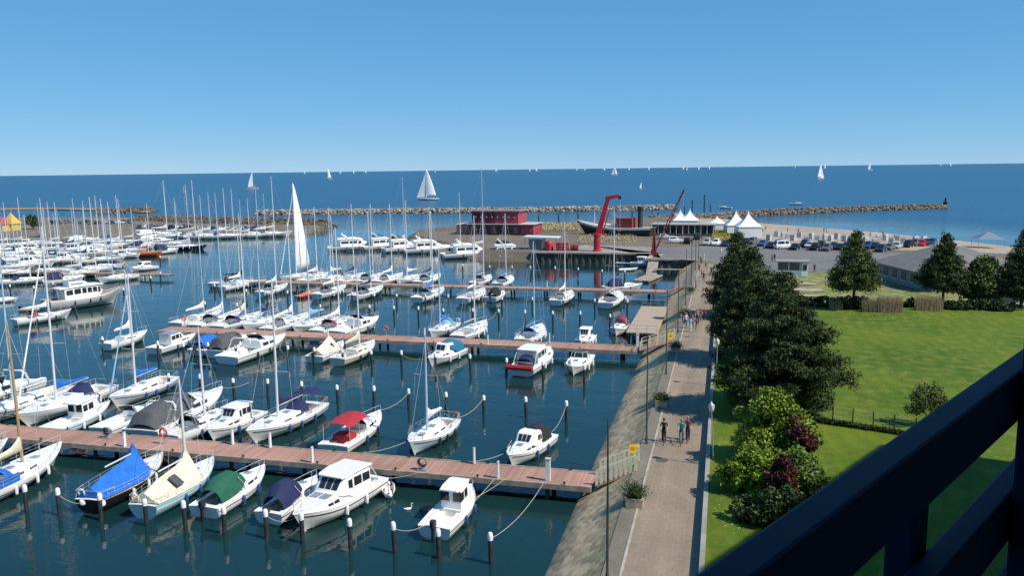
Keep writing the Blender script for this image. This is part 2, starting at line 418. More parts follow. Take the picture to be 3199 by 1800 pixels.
def hardtop_cruiser(L=9, roofm=None, hm=None, aft=None, bow_panes=True, name='motor_cruiser', detail=True, stripe=stripe_dark):
    """flush foredeck cabin, glazed saloon with a long flat hard top, open stern cockpit"""
    b = Boat(name, L, L * .24 + .9, (1.0, 1.05, 1.5), ws=.92, tm=.45, e=2.6, p=3.4)
    b.hull(hm or white, stripe); b.deck(deckm, (.05, .26), floor=deckm); B = b.B; z = b.sh(.5)
    f, R = b.house([(-.05 * L, B * .40, z - .05, .55), (.10 * L, B * .38, z, .62), (.24 * L, B * .33, z + .08, .5), (.34 * L, B * .24, z + .15, .22), (.40 * L, B * .15, z + .22, .06)], white, 'fore_cabin', wins=((1, .1, .5, .35, .8), (1, .55, .95, .35, .8)))
    if bow_panes: b.front_panes(f, R[1], R[2], 2, .25, .9, m=paleglass, ys=.9)
    s_, R2 = b.house([(-.28 * L, B * .41, z - .05, 1.45), (-.05 * L, B * .41, z, 1.55), (.015 * L, B * .40, z + .3, 1.2), (.11 * L, B * .36, z + .5, .12)], white, 'saloon', k=.9,
                     wins=((0, .05, .46, .5, .92), (0, .52, .95, .5, .92), (1, .15, .9, .45, .9)))
    b.front_panes(s_, R2[2], R2[3], 3, .12, .82, gap=.05)
    roof = MB(); roof.loft([[(x, -w_, zz), (x, -w_ * .92, zz + .07), (x, w_ * .92, zz + .07), (x, w_, zz)] for x, w_, zz in ((-.31 * L, B * .40, z + 1.47), (-.1 * L, B * .41, z + 1.56), (.03 * L, B * .37, z + 1.52), (.06 * L, B * .33, z + 1.46))], True, True, True)
    b.part(roof, 'hard_top', roofm or white, 30)
    if aft: b.hood([(-.30 * L, B * .38, z + .1, 1.35), (-.46 * L, B * .38, z + .1, 1.15)], aft, 'aft_canvas')
    else:
        for sd in (1, -1):
            fr = MB(); fr.tube([(-.29 * L, sd * B * .37, z + 1.45), (-.40 * L, sd * B * .40, z + .05)], .03, 6); b.part(fr, 'canopy_strut', white)
    b.pulpit(.6, .62)
    if detail: b.fenders((.35, .6), m=white)
    return b

def cabin_boat(L=6.5, roofm=None, canvas=None, hm=None, ob=True, name='cabin_boat', stripe=stripe_dark, pilot=False, detail=True, frontpanes=3, engine=None):
    """small cabin boat: cuddy fore deck with a raised windscreen or an upright wheelhouse and an open cockpit aft"""
    b = Boat(name, L, L * .22 + .95, (.85, .85, 1.2), ws=.90, tm=.42, e=2.4, p=3.2)
    b.hull(hm or white, stripe); ckend = .50 if pilot else .46
    b.deck(deckm, (.06, .42 if pilot else ckend), floor=deckm); B = b.B; z = b.sh(.5)
    if pilot:
        c, R = b.house([(.2 * L, B * .28, z, .45), (.3 * L, B * .22, z + .1, .25), (.4 * L, B * .1, z + .2, .05)], white, 'fore_cabin')
        wsecs = [(-.06 * L, B * .30, z - .1, 1.45), (.12 * L, B * .31, z - .05, 1.5), (.19 * L, B * .29, z + .35, 1.0), (.26 * L, B * .25, z + .42, .08)]
        o, R = b.house(wsecs, white, 'wheelhouse', k=.9, wins=((0, .08, .45, .5, .92), (0, .55, .95, .5, .92)))
        b.front_panes(o, R[2], R[3], 2, .1, .85, gap=.08)
        for y in (-.42, .42):   # the glazed back wall
            g = MB(); x = -.06 * L - .015; g.add([(x, y - .3, z + .55), (x, y + .3, z + .55), (x, y + .28, z + 1.2), (x, y - .28, z + 1.2)], [(0, 1, 2, 3)]); g.build('rear_window', glass, o)
        rf = MB(); rf.loft([[(x, -w_, zz), (x, -w_ * .9, zz + .09), (x, w_ * .9, zz + .09), (x, w_, zz)] for x, w_, zz in ((-.13 * L, B * .27, z + 1.34), (-.03 * L, B * .31, z + 1.4), (.15 * L, B * .30, z + 1.46), (.21 * L, B * .26, z + 1.38))], True, True, True)
        b.part(rf, 'wheelhouse_roof', roofm or white, 30)
    else:
        c, R = b.house([(-.02 * L, B * .36, z, .48), (.14 * L, B * .33, z, .52), (.28 * L, B * .25, z + .1, .28), (.38 * L, B * .13, z + .2, .05)], white, 'fore_cabin', wins=((0, .35, .95, .35, .85), (1, .1, .6, .35, .8)))
        b.hatch(.2 * L, 0, z + .5, .45, .45)
        if roofm:
            o, R = b.house([(-.22 * L, B * .36, z - .05, 1.35), (-.02 * L, B * .36, z, 1.4), (.03 * L, B * .35, z + .3, 1.05), (.12 * L, B * .31, z + .5, .08)], white, 'wheelhouse', k=.88, wins=((0, .08, .5, .5, .92), (0, .56, .95, .5, .92), (1, .2, .9, .35, .88)))
            b.front_panes(o, R[2], R[3], frontpanes, .1, .85, gap=.06)
            rf = MB(); rf.loft([[(x, -w_, zz), (x, -w_ * .9, zz + .08), (x, w_ * .9, zz + .08), (x, w_, zz)] for x, w_, zz in ((-.26 * L, B * .33, z + 1.28), (-.1 * L, B * .35, z + 1.34), (.05 * L, B * .32, z + 1.33), (.08 * L, B * .27, z + 1.27))], True, True, True)
            b.part(rf, 'wheelhouse_roof', roofm, 30)
        else: b.windscreen(.03 * L, B * .36, z + .45, .55)
    if canvas: b.hood([(.0 * L, B * .33, z + .55, .5), (-.1 * L, B * .38, z + .2, 1.25), (-.28 * L, B * .39, z + .1, 1.35), (-.40 * L, B * .37, z + .1, .75)], canvas, 'canopy')
    if ob: b.outboard(m=engine)
    b.pulpit(.45, .6)
    if detail: b.fenders((.35, .62), m=rnd.choice((white, stripe_blue)))
    return b

def sport_cruiser(L=10.5, canvas=None, hm=None, arch=True, name='sport_cruiser', stripe=stripe_dark, detail=True):
    """sleek motor yacht with a long sloping fore cabin and a canvas covered cockpit"""
    b = Boat(name, L, L * .22 + 1.0, (1.05, 1.15, 1.6), ws=.93, tm=.45, e=2.4, p=3.4)
    b.hull(hm or white, stripe); b.deck(deckm, (.06, .45), floor=deckm); B = b.B; z = b.sh(.5)
    c, R = b.house([(-.10 * L, B * .44, z - .05, .95), (.04 * L, B * .42, z - .02, .95), (.18 * L, B * .35, z + .05, .75), (.32 * L, B * .22, z + .18, .38), (.42 * L, B * .10, z + .3, .06)], white, 'fore_cabin', k=.82, wins=((0, .25, .95, .3, .8), (1, .1, .7, .3, .75)))
    b.windscreen(.05 * L, B * .36, z + .85, .6, .7, frame=steel)
    b.hatch(.22 * L, 0, z + .72, .55, .5)
    for sd in (1, -1):
        g = MB()
        for t in (.55, .68): 
            p = b.pt(t, .3, sd, .012); g.add([(p[0], p[1], p[2] - .07), (p[0] + .5, b.pt(t + .5 / L, .3, sd, .012)[1], p[2] - .05), (p[0] + .45, b.pt(t + .45 / L, .22, sd, .012)[1], p[2] + .07), (p[0] + .05, b.pt(t + .05 / L, .22, sd, .012)[1], p[2] + .06)], [(0, 1, 2, 3)])
        b.part(g, 'porthole', glass)
    if arch:
        a = MB(); a.tube([(-.30 * L, -B * .44, z), (-.26 * L, -B * .40, z + 1.2), (-.25 * L, -B * .3, z + 1.5), (-.25 * L, B * .3, z + 1.5), (-.26 * L, B * .40, z + 1.2), (-.30 * L, B * .44, z)], .09, 6); b.part(a, 'radar_arch', white, 40)
    if canvas: b.hood([(.0 * L, B * .34, z + .9, .55), (-.08 * L, B * .42, z + .45, 1.1), (-.26 * L, B * .43, z + .1, 1.5), (-.44 * L, B * .41, z + .05, 1.25), (-.49 * L, B * .39, z, .35)], canvas, 'canopy')
    b.pulpit(.6, .55)
    if detail: b.fenders((.3, .5), m=stripe_dark)
    return b

def flybridge_yacht(L=13, name='motor_yacht', canvas=None, stripe=stripe_dark, hm=None, arch=True):
    b = Boat(name, L, L * .2 + 1.4, (1.2, 1.35, 2.0), ws=.92, tm=.45, e=2.3, p=3.2)
    b.hull(hm or white, stripe); b.deck(deckm, (.04, .2), floor=teak); B = b.B; z = b.sh(.5)
    b.house([(.0 * L, B * .42, z - .05, .7), (.18 * L, B * .36, z, .7), (.32 * L, B * .24, z + .15, .4), (.43 * L, B * .1, z + .35, .06)], white, 'fore_cabin', wins=((0, .4, .95, .3, .7),))
    o, R = b.house([(-.30 * L, B * .42, z - .05, 1.75), (-.02 * L, B * .42, z, 1.8), (.04 * L, B * .40, z + .5, 1.25), (.17 * L, B * .34, z + .65, .1)], white, 'saloon', wins=((0, .06, .48, .5, .88), (0, .54, .95, .5, .88), (1, .2, .95, .35, .85)))
    b.front_panes(o, R[2], R[3], 3, .1, .8)
    f, R = b.house([(-.34 * L, B * .38, z + 1.78, .5), (-.02 * L, B * .40, z + 1.78, .62), (.06 * L, B * .30, z + 1.75, .12)], white, 'flybridge', k=1.0)
    b.windscreen(.0 * L, B * .3, z + 2.38, .4)
    if arch:
        a = MB()
        a.loft([[(-.20 * L - .2, y * k, z + 2.2 + dz) for k in (1,)] + [(-.20 * L + .35, y, z + 2.2 + dz)] + [(-.26 * L + .25, y * .9, z + 3.3)] + [(-.26 * L - .05, y * .9, z + 3.3)] for y, dz in ((-B * .38, 0), (-B * .34, 0), (B * .34, 0), (B * .38, 0))], True, True, True) if False else None
        a.tube([(-.18 * L, -B * .38, z + 2.2), (-.27 * L, -B * .34, z + 3.3), (-.27 * L, B * .34, z + 3.3), (-.18 * L, B * .38, z + 2.2)], .13, 6); b.part(a, 'radar_arch', white, 40)
        r = MB(); r.lathe([(.05, 0), (.25, .02), (.27, .12), (.2, .2), (.02, .22)], 10, -.27 * L, 0); ro = b.part(r, 'radar_dome', white, 40); ro.location.z = z + 3.4
    if canvas: b.hood([(-.06 * L, B * .32, z + 2.4, .3), (-.12 * L, B * .34, z + 2.4, .75), (-.28 * L, B * .34, z + 2.3, .7)], canvas, 'canopy')
    b.pulpit(.7, .5); b.fenders((.3, .5), m=stripe_dark)
    for i, y in enumerate((-.2, .25)):
        a = MB(); a.tube([(-.2 * L, y, z + 2.6), (-.24 * L, y, z + 4.6)], .02, 5); b.part(a, 'antenna', white)
    return b

def trawler_yacht(L=12):
    """displacement yacht, pale grey hull, high white wheelhouse with tall square windows"""
    b = Boat('trawler_yacht', L, 4.2, (1.9, 1.8, 2.6), ws=.85, tm=.42, e=2.5, p=3)
    b.hull(greyhull, white, antifoul, white, stripe_q=(.0, .06)); b.deck(teak, (.04, .16)); z = b.sh(.5); B = b.B
    o, R = b.house([(-.30 * L, B * .36, z - .05, 1.75), (-.08 * L, B * .37, z, 1.9), (.13 * L, B * .36, z, 1.9), (.18 * L, B * .30, z + .3, 1.55), (.205 * L, B * .26, z + .3, .05)], white, 'saloon', k=.92, edge=.1,
                   wins=((0, .1, .48, .42, .9), (0, .56, .95, .42, .9), (1, .03, .3, .42, .9), (1, .37, .64, .42, .9), (1, .70, .97, .42, .9), (2, .15, .95, .3, .85)))
    b.front_panes(o, R[3], R[4], 3, .15, .7, gap=.05)
    rf = MB(); rf.loft([[(x, -w_, zz), (x, -w_ * .95, zz + .09), (x, w_ * .95, zz + .09), (x, w_, zz)] for x, w_, zz in ((-.36 * L, B * .36, z + 1.75), (-.1 * L, B * .40, z + 1.93), (.16 * L, B * .38, z + 1.93), (.22 * L, B * .30, z + 1.88))], True, True, True); b.part(rf, 'boat_deck', white, 30)
    f, R = b.house([(-.22 * L, B * .27, z + 2.0, .75), (-.02 * L, B * .27, z + 2.0, .75), (.04 * L, B * .22, z + 2.0, .3)], white, 'flybridge', wins=((0, .1, .9, .35, .9),), wmat=paleglass)
    bm = MB(); bm.loft([[(x, -B * .26, z + 3.5), (x, 0, z + 3.62), (x, B * .26, z + 3.5)] for x in (-.24 * L, .0)]); bo = b.part(bm, 'bimini', cv['white']); sm = bo.modifiers.new('t', 'SOLIDIFY'); sm.thickness = .04
    fr = MB()
    for x in (-.23 * L, -.01 * L):
        for sd in (1, -1): fr.tube([(x, sd * B * .25, z + 2.5), (x, sd * B * .25, z + 3.5)], .02, 5)
    b.part(fr, 'bimini_frame', steel); b.pulpit(.8, .45); b.fenders((.3, .5, .65), m=stripe_dark)
    a = MB(); a.tube([(-.12 * L, 0, z + 2.7), (-.13 * L, 0, z + 6.5)], [.07, .03], 6); b.part(a, 'signal_mast', white)
    return b

def dinghy_boat(L=4.2, hm=None, canvas=None, ob=True, name='dinghy'):
    b = Boat(name, L, 1.75, (.45, .45, .65), ws=.85, tm=.4, e=2.4, p=3, draft=.2)
    b.hull(hm or white, None, None); b.deck(deckm, (.08, .7), floor=deckm, depth=.25)
    for t in (.3, .55):
        m_ = MB(); x = -L / 2 + L * t; m_.box(x - .15, x + .15, -.55, .55, .3, .36); b.part(m_, 'thwart', teak)
    if canvas: b.tent([(-.44 * L, .6, .5, .6), (-.2 * L, .85, .5, .85), (.15 * L, .8, .52, .9), (.36 * L, .4, .6, .75)], canvas, 'boat_cover')
    if ob: b.outboard(z=.4)
    return b

def far_sailer(jibon=True, hm=None):
    b = Boat('sailing_boat', 10, 3.1, (.9, .9, 1.3), ws=.6)
    b.hull(hm or white, None, stripe_dark, n=9); b.deck(deckm, None)
    b.mast(.6, .9, 13, alu, boom=4.2, spreaders=0, stays=False, sail=(4.2, cv['white'], 0), rakex=-.1)
    if jibon:
        mb = MB(); mb.loft([[(4.7 - 4.0 * f, -.02, 1.4 + 10.5 * f), (4.7 - 4.0 * f - 3.4 * (1 - f) - .02, .5 * (1 - f), 1.6 + 10.4 * f)] for f in (0, .25, .5, .75, 1)])
        j = b.part(mb, 'jib', cv['white']); j.modifiers.new('t', 'SOLIDIFY').thickness = .01
    return b
# ================================================================== THE SETTING
def np_mesh(name, V, F, m, smooth=False):
    V = np.asarray(V, dtype=np.float32); F = np.asarray(F, dtype=np.int32); k = F.shape[1]
    me = bpy.data.meshes.new(name); me.vertices.add(len(V)); me.vertices.foreach_set('co', V.ravel())
    me.loops.add(F.size); me.loops.foreach_set('vertex_index', F.ravel())
    me.polygons.add(len(F)); me.polygons.foreach_set('loop_start', np.arange(0, F.size, k, dtype=np.int32))
    me.update(calc_edges=True); me.validate()
    if smooth: me.shade_smooth()
    else: me.shade_flat()
    me.materials.append(m); return me

# ---- water
def water_material():
    m = bpy.data.materials.new('sea_water'); m.use_nodes = True; n, l = m.node_tree.nodes, m.node_tree.links
    b = n['Principled BSDF']; b.inputs['IOR'].default_value = 1.333; b.inputs['Roughness'].default_value = 0.03
    g = n.new('ShaderNodeNewGeometry'); sp = n.new('ShaderNodeSeparateXYZ'); l.new(g.outputs['Position'], sp.inputs[0])
    def math_(op, a, c, clamp=False):
        x = n.new('ShaderNodeMath'); x.operation = op; x.use_clamp = clamp
        for i, q in enumerate((a, c)):
            if isinstance(q, (int, float)): x.inputs[i].default_value = q
            else: l.new(q, x.inputs[i])
        return x.outputs[0]
    # open sea beyond the moles is wind-roughened, the basin behind them is sheltered
    xs = math_('MULTIPLY', sp.outputs[0], -0.31); yy = math_('ADD', sp.outputs[1], xs)
    xr = math_('MULTIPLY', math_('SUBTRACT', sp.outputs[0], 40), 2.4, False)
    yy2 = math_('ADD', yy, math_('MAXIMUM', xr, 0))
    mr = n.new('ShaderNodeMapRange'); mr.interpolation_type = 'SMOOTHSTEP'; mr.inputs[1].default_value = 300; mr.inputs[2].default_value = 470
    l.new(yy2, mr.inputs[0]); sea = mr.outputs[0]
    def noise(scale, sx, sy, det):
        mp = n.new('ShaderNodeMapping'); mp.inputs['Scale'].default_value = (sx, sy, 1); l.new(g.outputs['Position'], mp.inputs[0])
        z = n.new('ShaderNodeTexNoise'); z.inputs['Scale'].default_value = scale; z.inputs['Detail'].default_value = det
        l.new(mp.outputs[0], z.inputs['Vector']); return z.outputs['Fac']
    fine = noise(1.0, 1.1, 1.7, 3); swell = noise(0.28, .8, 1.3, 2); wind = noise(0.035, .5, 1.5, 4)
    h = math_('ADD', math_('MULTIPLY', fine, .045), math_('MULTIPLY', swell, .11))
    amp = math_('ADD', math_('MULTIPLY', math_('POWER', wind, 2.0), 1.7), math_('MULTIPLY', sea, 5.0)); 
    h2 = math_('MULTIPLY', h, amp)
    bp = n.new('ShaderNodeBump'); bp.inputs['Strength'].default_value = 1.0; bp.inputs['Distance'].default_value = 1.0
    l.new(h2, bp.inputs['Height']); l.new(bp.outputs[0], b.inputs['Normal'])
    rr = n.new('ShaderNodeMapRange'); rr.inputs[3].default_value = .03; rr.inputs[4].default_value = .32; l.new(sea, rr.inputs[0]); l.new(rr.outputs[0], b.inputs['Roughness'])
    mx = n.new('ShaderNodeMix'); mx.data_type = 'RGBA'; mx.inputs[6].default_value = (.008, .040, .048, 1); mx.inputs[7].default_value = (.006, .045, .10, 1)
    # mottled basin colour, and colour streaks in the water far out
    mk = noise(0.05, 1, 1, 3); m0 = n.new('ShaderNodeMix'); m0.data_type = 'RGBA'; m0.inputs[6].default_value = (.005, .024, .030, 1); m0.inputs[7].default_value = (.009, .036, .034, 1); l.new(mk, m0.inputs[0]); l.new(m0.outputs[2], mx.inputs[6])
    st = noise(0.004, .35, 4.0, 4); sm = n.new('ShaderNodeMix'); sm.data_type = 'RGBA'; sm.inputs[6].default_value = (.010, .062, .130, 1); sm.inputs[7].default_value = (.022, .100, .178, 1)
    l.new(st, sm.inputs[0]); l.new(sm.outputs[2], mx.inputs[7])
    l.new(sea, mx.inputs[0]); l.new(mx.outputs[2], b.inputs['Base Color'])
    return m
W = MB(); BIG = 90000
W.add([(-BIG, -300, 0), (BIG, -300, 0), (BIG, BIG, 0), (-BIG, BIG, 0)], [(0, 1, 2, 3)])
structure(W.build('water', water_material()))

# ---- land
def ground_mat(name, c1, c2, c3, s1=.15, s2=2.5, rough=.9, bump=.3, specks=None):
    m = bpy.data.materials.new(name); m.use_nodes = True; n, l = m.node_tree.nodes, m.node_tree.links
    b = n['Principled BSDF']; b.inputs['Roughness'].default_value = rough; b.inputs['Specular IOR Level'].default_value = .25
    g = n.new('ShaderNodeNewGeometry')
    def nz(sc, det=5):
        z = n.new('ShaderNodeTexNoise'); z.inputs['Scale'].default_value = sc; z.inputs['Detail'].default_value = det; l.new(g.outputs['Position'], z.inputs['Vector']); return z.outputs['Fac']
    a = n.new('ShaderNodeValToRGB'); e = a.color_ramp.elements; e[0].position = .34; e[0].color = (*c1, 1); e[1].position = .66; e[1].color = (*c2, 1); l.new(nz(s1), a.inputs[0])
    f = n.new('ShaderNodeValToRGB'); f.color_ramp.elements[0].position = .45; f.color_ramp.elements[1].position = .72; l.new(nz(s2), f.inputs[0])
    mx = n.new('ShaderNodeMix'); mx.data_type = 'RGBA'; l.new(f.outputs[0], mx.inputs[0]); l.new(a.outputs[0], mx.inputs[6]); mx.inputs[7].default_value = (*c3, 1)
    last = mx.outputs[2]
    if specks:
        wv = n.new('ShaderNodeTexWave'); wv.bands_direction = 'X'; wv.inputs['Scale'].default_value = .22; wv.inputs['Distortion'].default_value = 7; wv.inputs['Detail'].default_value = 3; wv.inputs['Detail Scale'].default_value = .4; l.new(g.outputs['Position'], wv.inputs['Vector'])
        wr = n.new('ShaderNodeMapRange'); wr.inputs[3].default_value = .95; wr.inputs[4].default_value = 1.05; l.new(wv.outputs['Fac'], wr.inputs[0]); wm = n.new('ShaderNodeMix'); wm.data_type = 'RGBA'; wm.blend_type = 'MULTIPLY'; wm.inputs[0].default_value = 1; l.new(last, wm.inputs[6]); l.new(wr.outputs[0], wm.inputs[7]); last = wm.outputs[2]
        v = n.new('ShaderNodeTexVoronoi'); v.inputs['Scale'].default_value = specks[1]; l.new(g.outputs['Position'], v.inputs['Vector'])
        th = n.new('ShaderNodeMath'); th.operation = 'LESS_THAN'; th.inputs[1].default_value = specks[2]; l.new(v.outputs['Distance'], th.inputs[0])
        mk = n.new('ShaderNodeMath'); mk.operation = 'MULTIPLY'; l.new(th.outputs[0], mk.inputs[0])
        r2 = n.new('ShaderNodeMapRange'); r2.inputs[1].default_value = .5; r2.inputs[2].default_value = .62; l.new(nz(.11, 3), r2.inputs[0]); l.new(r2.outputs[0], mk.inputs[1])
        m2 = n.new('ShaderNodeMix'); m2.data_type = 'RGBA'; l.new(mk.outputs[0], m2.inputs[0]); l.new(last, m2.inputs[6]); m2.inputs[7].default_value = (*specks[0], 1); last = m2.outputs[2]
    l.new(last, b.inputs['Base Color'])
    bp = n.new('ShaderNodeBump'); bp.inputs['Strength'].default_value = bump; bp.inputs['Distance'].default_value = .08; l.new(nz(s2 * 3), bp.inputs['Height']); l.new(bp.outputs[0], b.inputs['Normal'])
    return m
m_earth = ground_mat('compacted_earth', (.135, .105, .08), (.195, .158, .12), (.12, .108, .08), .05, 1.2)
m_asph = ground_mat('asphalt', (.145, .14, .135), (.195, .19, .18), (.12, .118, .115), .06, 1.5)
m_conc = ground_mat('quay_concrete', (.24, .215, .185), (.32, .285, .245), (.21, .195, .17), .08, 1.0)
m_sand = ground_mat('beach_sand', (.31, .26, .195), (.40, .34, .265), (.25, .205, .15), .05, .9)
m_grass = ground_mat('lawn_grass', (.050, .100, .004), (.104, .152, .007), (.135, .158, .018), .09, .7, bump=.9, specks=((.62, .62, .5), 3.0, .10))
m_grass2 = ground_mat('rough_grass', (.10, .14, .018), (.19, .19, .055), (.33, .29, .16), .25, .8, bump=.6)
def paving_mat(name, c1, c2, joint, w_, h_, rot=0.0):
    m = bpy.data.materials.new(name); m.use_nodes = True; n, l = m.node_tree.nodes, m.node_tree.links
    b = n['Principled BSDF']; b.inputs['Roughness'].default_value = .85; b.inputs['Specular IOR Level'].default_value = .25
    g = n.new('ShaderNodeNewGeometry'); br = n.new('ShaderNodeTexBrick'); br.inputs['Scale'].default_value = 1.0
    br.inputs['Brick Width'].default_value = w_; br.inputs['Row Height'].default_value = h_; br.inputs['Mortar Size'].default_value = .012; br.inputs['Bias'].default_value = -.1
    br.inputs['Color1'].default_value = (*c1, 1); br.inputs['Color2'].default_value = (*c2, 1); br.inputs['Mortar'].default_value = (*joint, 1); l.new(g.outputs['Position'], br.inputs['Vector'])
    def nz(sc, det, sx=1, sy=1):
        mp = n.new('ShaderNodeMapping'); mp.inputs['Scale'].default_value = (sx, sy, 1); l.new(g.outputs['Position'], mp.inputs[0])
        z = n.new('ShaderNodeTexNoise'); z.inputs['Scale'].default_value = sc; z.inputs['Detail'].default_value = det; l.new(mp.outputs[0], z.inputs['Vector']); return z.outputs['Fac']
    last = br.outputs['Color']
    for sc, det, sx, sy, lo, hi in ((.5, 5, 1.6, .12, .84, 1.14), (.35, 6, 1, 1, .90, 1.08), (6, 3, 1, 1, .93, 1.06)):
        mr = n.new('ShaderNodeMapRange'); mr.inputs[1].default_value = .3; mr.inputs[2].default_value = .7; mr.inputs[3].default_value = lo; mr.inputs[4].default_value = hi; l.new(nz(sc, det, sx, sy), mr.inputs[0])
        mx = n.new('ShaderNodeMix'); mx.data_type = 'RGBA'; mx.blend_type = 'MULTIPLY'; mx.inputs[0].default_value = 1; l.new(last, mx.inputs[6]); l.new(mr.outputs[0], mx.inputs[7]); last = mx.outputs[2]
    l.new(last, b.inputs['Base Color']); return m
m_path = paving_mat('beige_pavers', (.27, .212, .155), (.245, .192, .14), (.195, .155, .115), .5, .5)
m_strip = paving_mat('grey_setts', (.215, .19, .15), (.175, .158, .125), (.11, .105, .08), .24, .16)
GZ = 2.38
shore_in = [P(u, v, GZ) for u, v in ((2205, 700), (2300, 722), (2400, 740), (2600, 757), (2800, 768), (3000, 776), (3199, 788))] + [(330, 150)]
harbour = [(-5.35, -150), (-5.35, 179), (-15.5, 179), (-15.5, 190), (-44, 190)] + [P(u, v, GZ) for u, v in ((1560, 783), (1440, 766), (1330, 742), (1292, 729))]
north = [P(u, v, GZ) for u, v in ((1309, 717), (1418, 706), (1690, 699), (1812, 695), (2020, 680), (2110, 675))]
land = MB(); outline = harbour + north + shore_in + [(330, -150)]
land.prism(outline[::-1], -1.5, GZ); ground = structure(land.build('ground', m_earth))
shore_out = [P(u, v, 0) for u, v in ((2120, 668), (2250, 682), (2370, 697), (2600, 715), (2750, 727), (2950, 748), (3199, 775))] + [(330, 185)]
sand = MB(); rows = []
for a, b in zip([P(2110, 675, GZ)] + shore_in, [P(2100, 664, 0)] + shore_out):
    rows.append([(a[0] - (b[0] - a[0]) * .15, a[1] - (b[1] - a[1]) * .15, GZ + .006)] + [(a[0] + (b[0] - a[0]) * f, a[1] + (b[1] - a[1]) * f, z) for f, z in ((.0, GZ + .05), (.35, 1.7), (.7, .75), (1.0, .02), (1.3, -.6))])
sand.loft(rows); structure(sand.build('beach', m_sand, None, 60))
# north earth banks and the bank under the motor yachts
bk = MB(); ring = harbour[4:] + north; rows = []
cx0 = (-30, 225)
for i, a in enumerate(ring):
    d = Vector((a[0] - cx0[0], a[1] - cx0[1])).normalized()
    k = 0 if i == 0 else 1
    rows.append([(a[0], a[1], GZ - .01), (a[0] + d.x * 2.2 * k, a[1] + d.y * 2.2 * k, 1.2), (a[0] + d.x * 5 * k, a[1] + d.y * 5 * k, -.4)])
bk.loft(rows); structure(bk.build('bank', m_earth, None, 40))

def sheet(name, pts, z, m):
    mb = MB(); mb.poly([(x, y, z) for x, y in pts]); return structure(mb.build(name, m))
# promenade, side strip, parking lot, quay apron, rough meadow
sheet('promenade', [(-4.45, -60), (-.72, -60), (-.72, 172), (-4.45, 172)], GZ + .02, m_path)
sheet('sett_strip', [(-5.35, -60), (-4.45, -60), (-4.45, 172), (-5.35, 172)], GZ + .012, m_strip)
sheet('parking_lot', [(-13, 181), (2, 172), (2, 160), (52, 160), (52, 199), P(2700, 790, GZ), P(2300, 770, GZ), P(2040, 772, GZ)], GZ + .004, m_asph)
sheet('quay_apron', [(-43, 190.8), (-13, 190.8), (-13, 181), P(2040, 772, GZ), P(1830, 765, GZ)], GZ + .008, m_conc)
kb = MB(); kb.box(-4.5, -4.36, -60, 172, GZ, GZ + .045); structure(kb.build('kerb', mat('kerb_stone', (.36, .32, .27), .8, var=.2, vscale=1.5)))
# lawn, gently uneven
def lawn():
    xs = np.concatenate([np.arange(-.5, 60, 1.5), [90, 320]]); ys = np.concatenate([[-60], np.arange(0, 118, 1.5), [119.5]])
    V = [(x, y, 2.86 + .05 * math.sin(x * .31 + y * .17) + .05 * math.sin(x * .13 - y * .23) if x > .5 else 2.86) for y in ys for x in xs]
    nx = len(xs); F = [(j * nx + i, j * nx + i + 1, (j + 1) * nx + i + 1, (j + 1) * nx + i) for j in range(len(ys) - 1) for i in range(nx - 1)]
    structure(obj('lawn', np_mesh('lawn', V, F, m_grass, True)))
    xs = np.concatenate([np.arange(-.5, 62, 2.0), [90, 320]]); ys = np.concatenate([[119.5], np.arange(121, 161, 1.5)])
    V = [(x, y, 2.86 + (2.40 - 2.86) * min(1, (y - 119.5) / 22) + (.06 * math.sin(x * .4) * math.sin(y * .5) if y > 120 and y < 150 else 0)) for y in ys for x in xs]
    nx = len(xs); F = [(j * nx + i, j * nx + i + 1, (j + 1) * nx + i + 1, (j + 1) * nx + i) for j in range(len(ys) - 1) for i in range(nx - 1)]
    structure(obj('meadow', np_mesh('meadow', V, F, m_grass2, True)))
lawn()
m_wall = mat('wall_concrete', (.33, .32, .29), .85, var=.15, vscale=1.2, bump=.3)
wl = MB(); wl.box(-.72, -.50, -60, 158, GZ - .3, 2.86)
lw = tag(wl.build('retaining_wall', m_wall), 'long low concrete wall between promenade and raised lawn', 'wall')
cp = MB()
for i in range(109): cp.box(-.74, -.48, -60 + 2 * i + .006, -58 + 2 * i - .006, 2.86, 2.93)
cp.build('coping', mat('coping_concrete', (.27, .26, .23), .8, var=.12, vscale=.8, island=.08), lw)

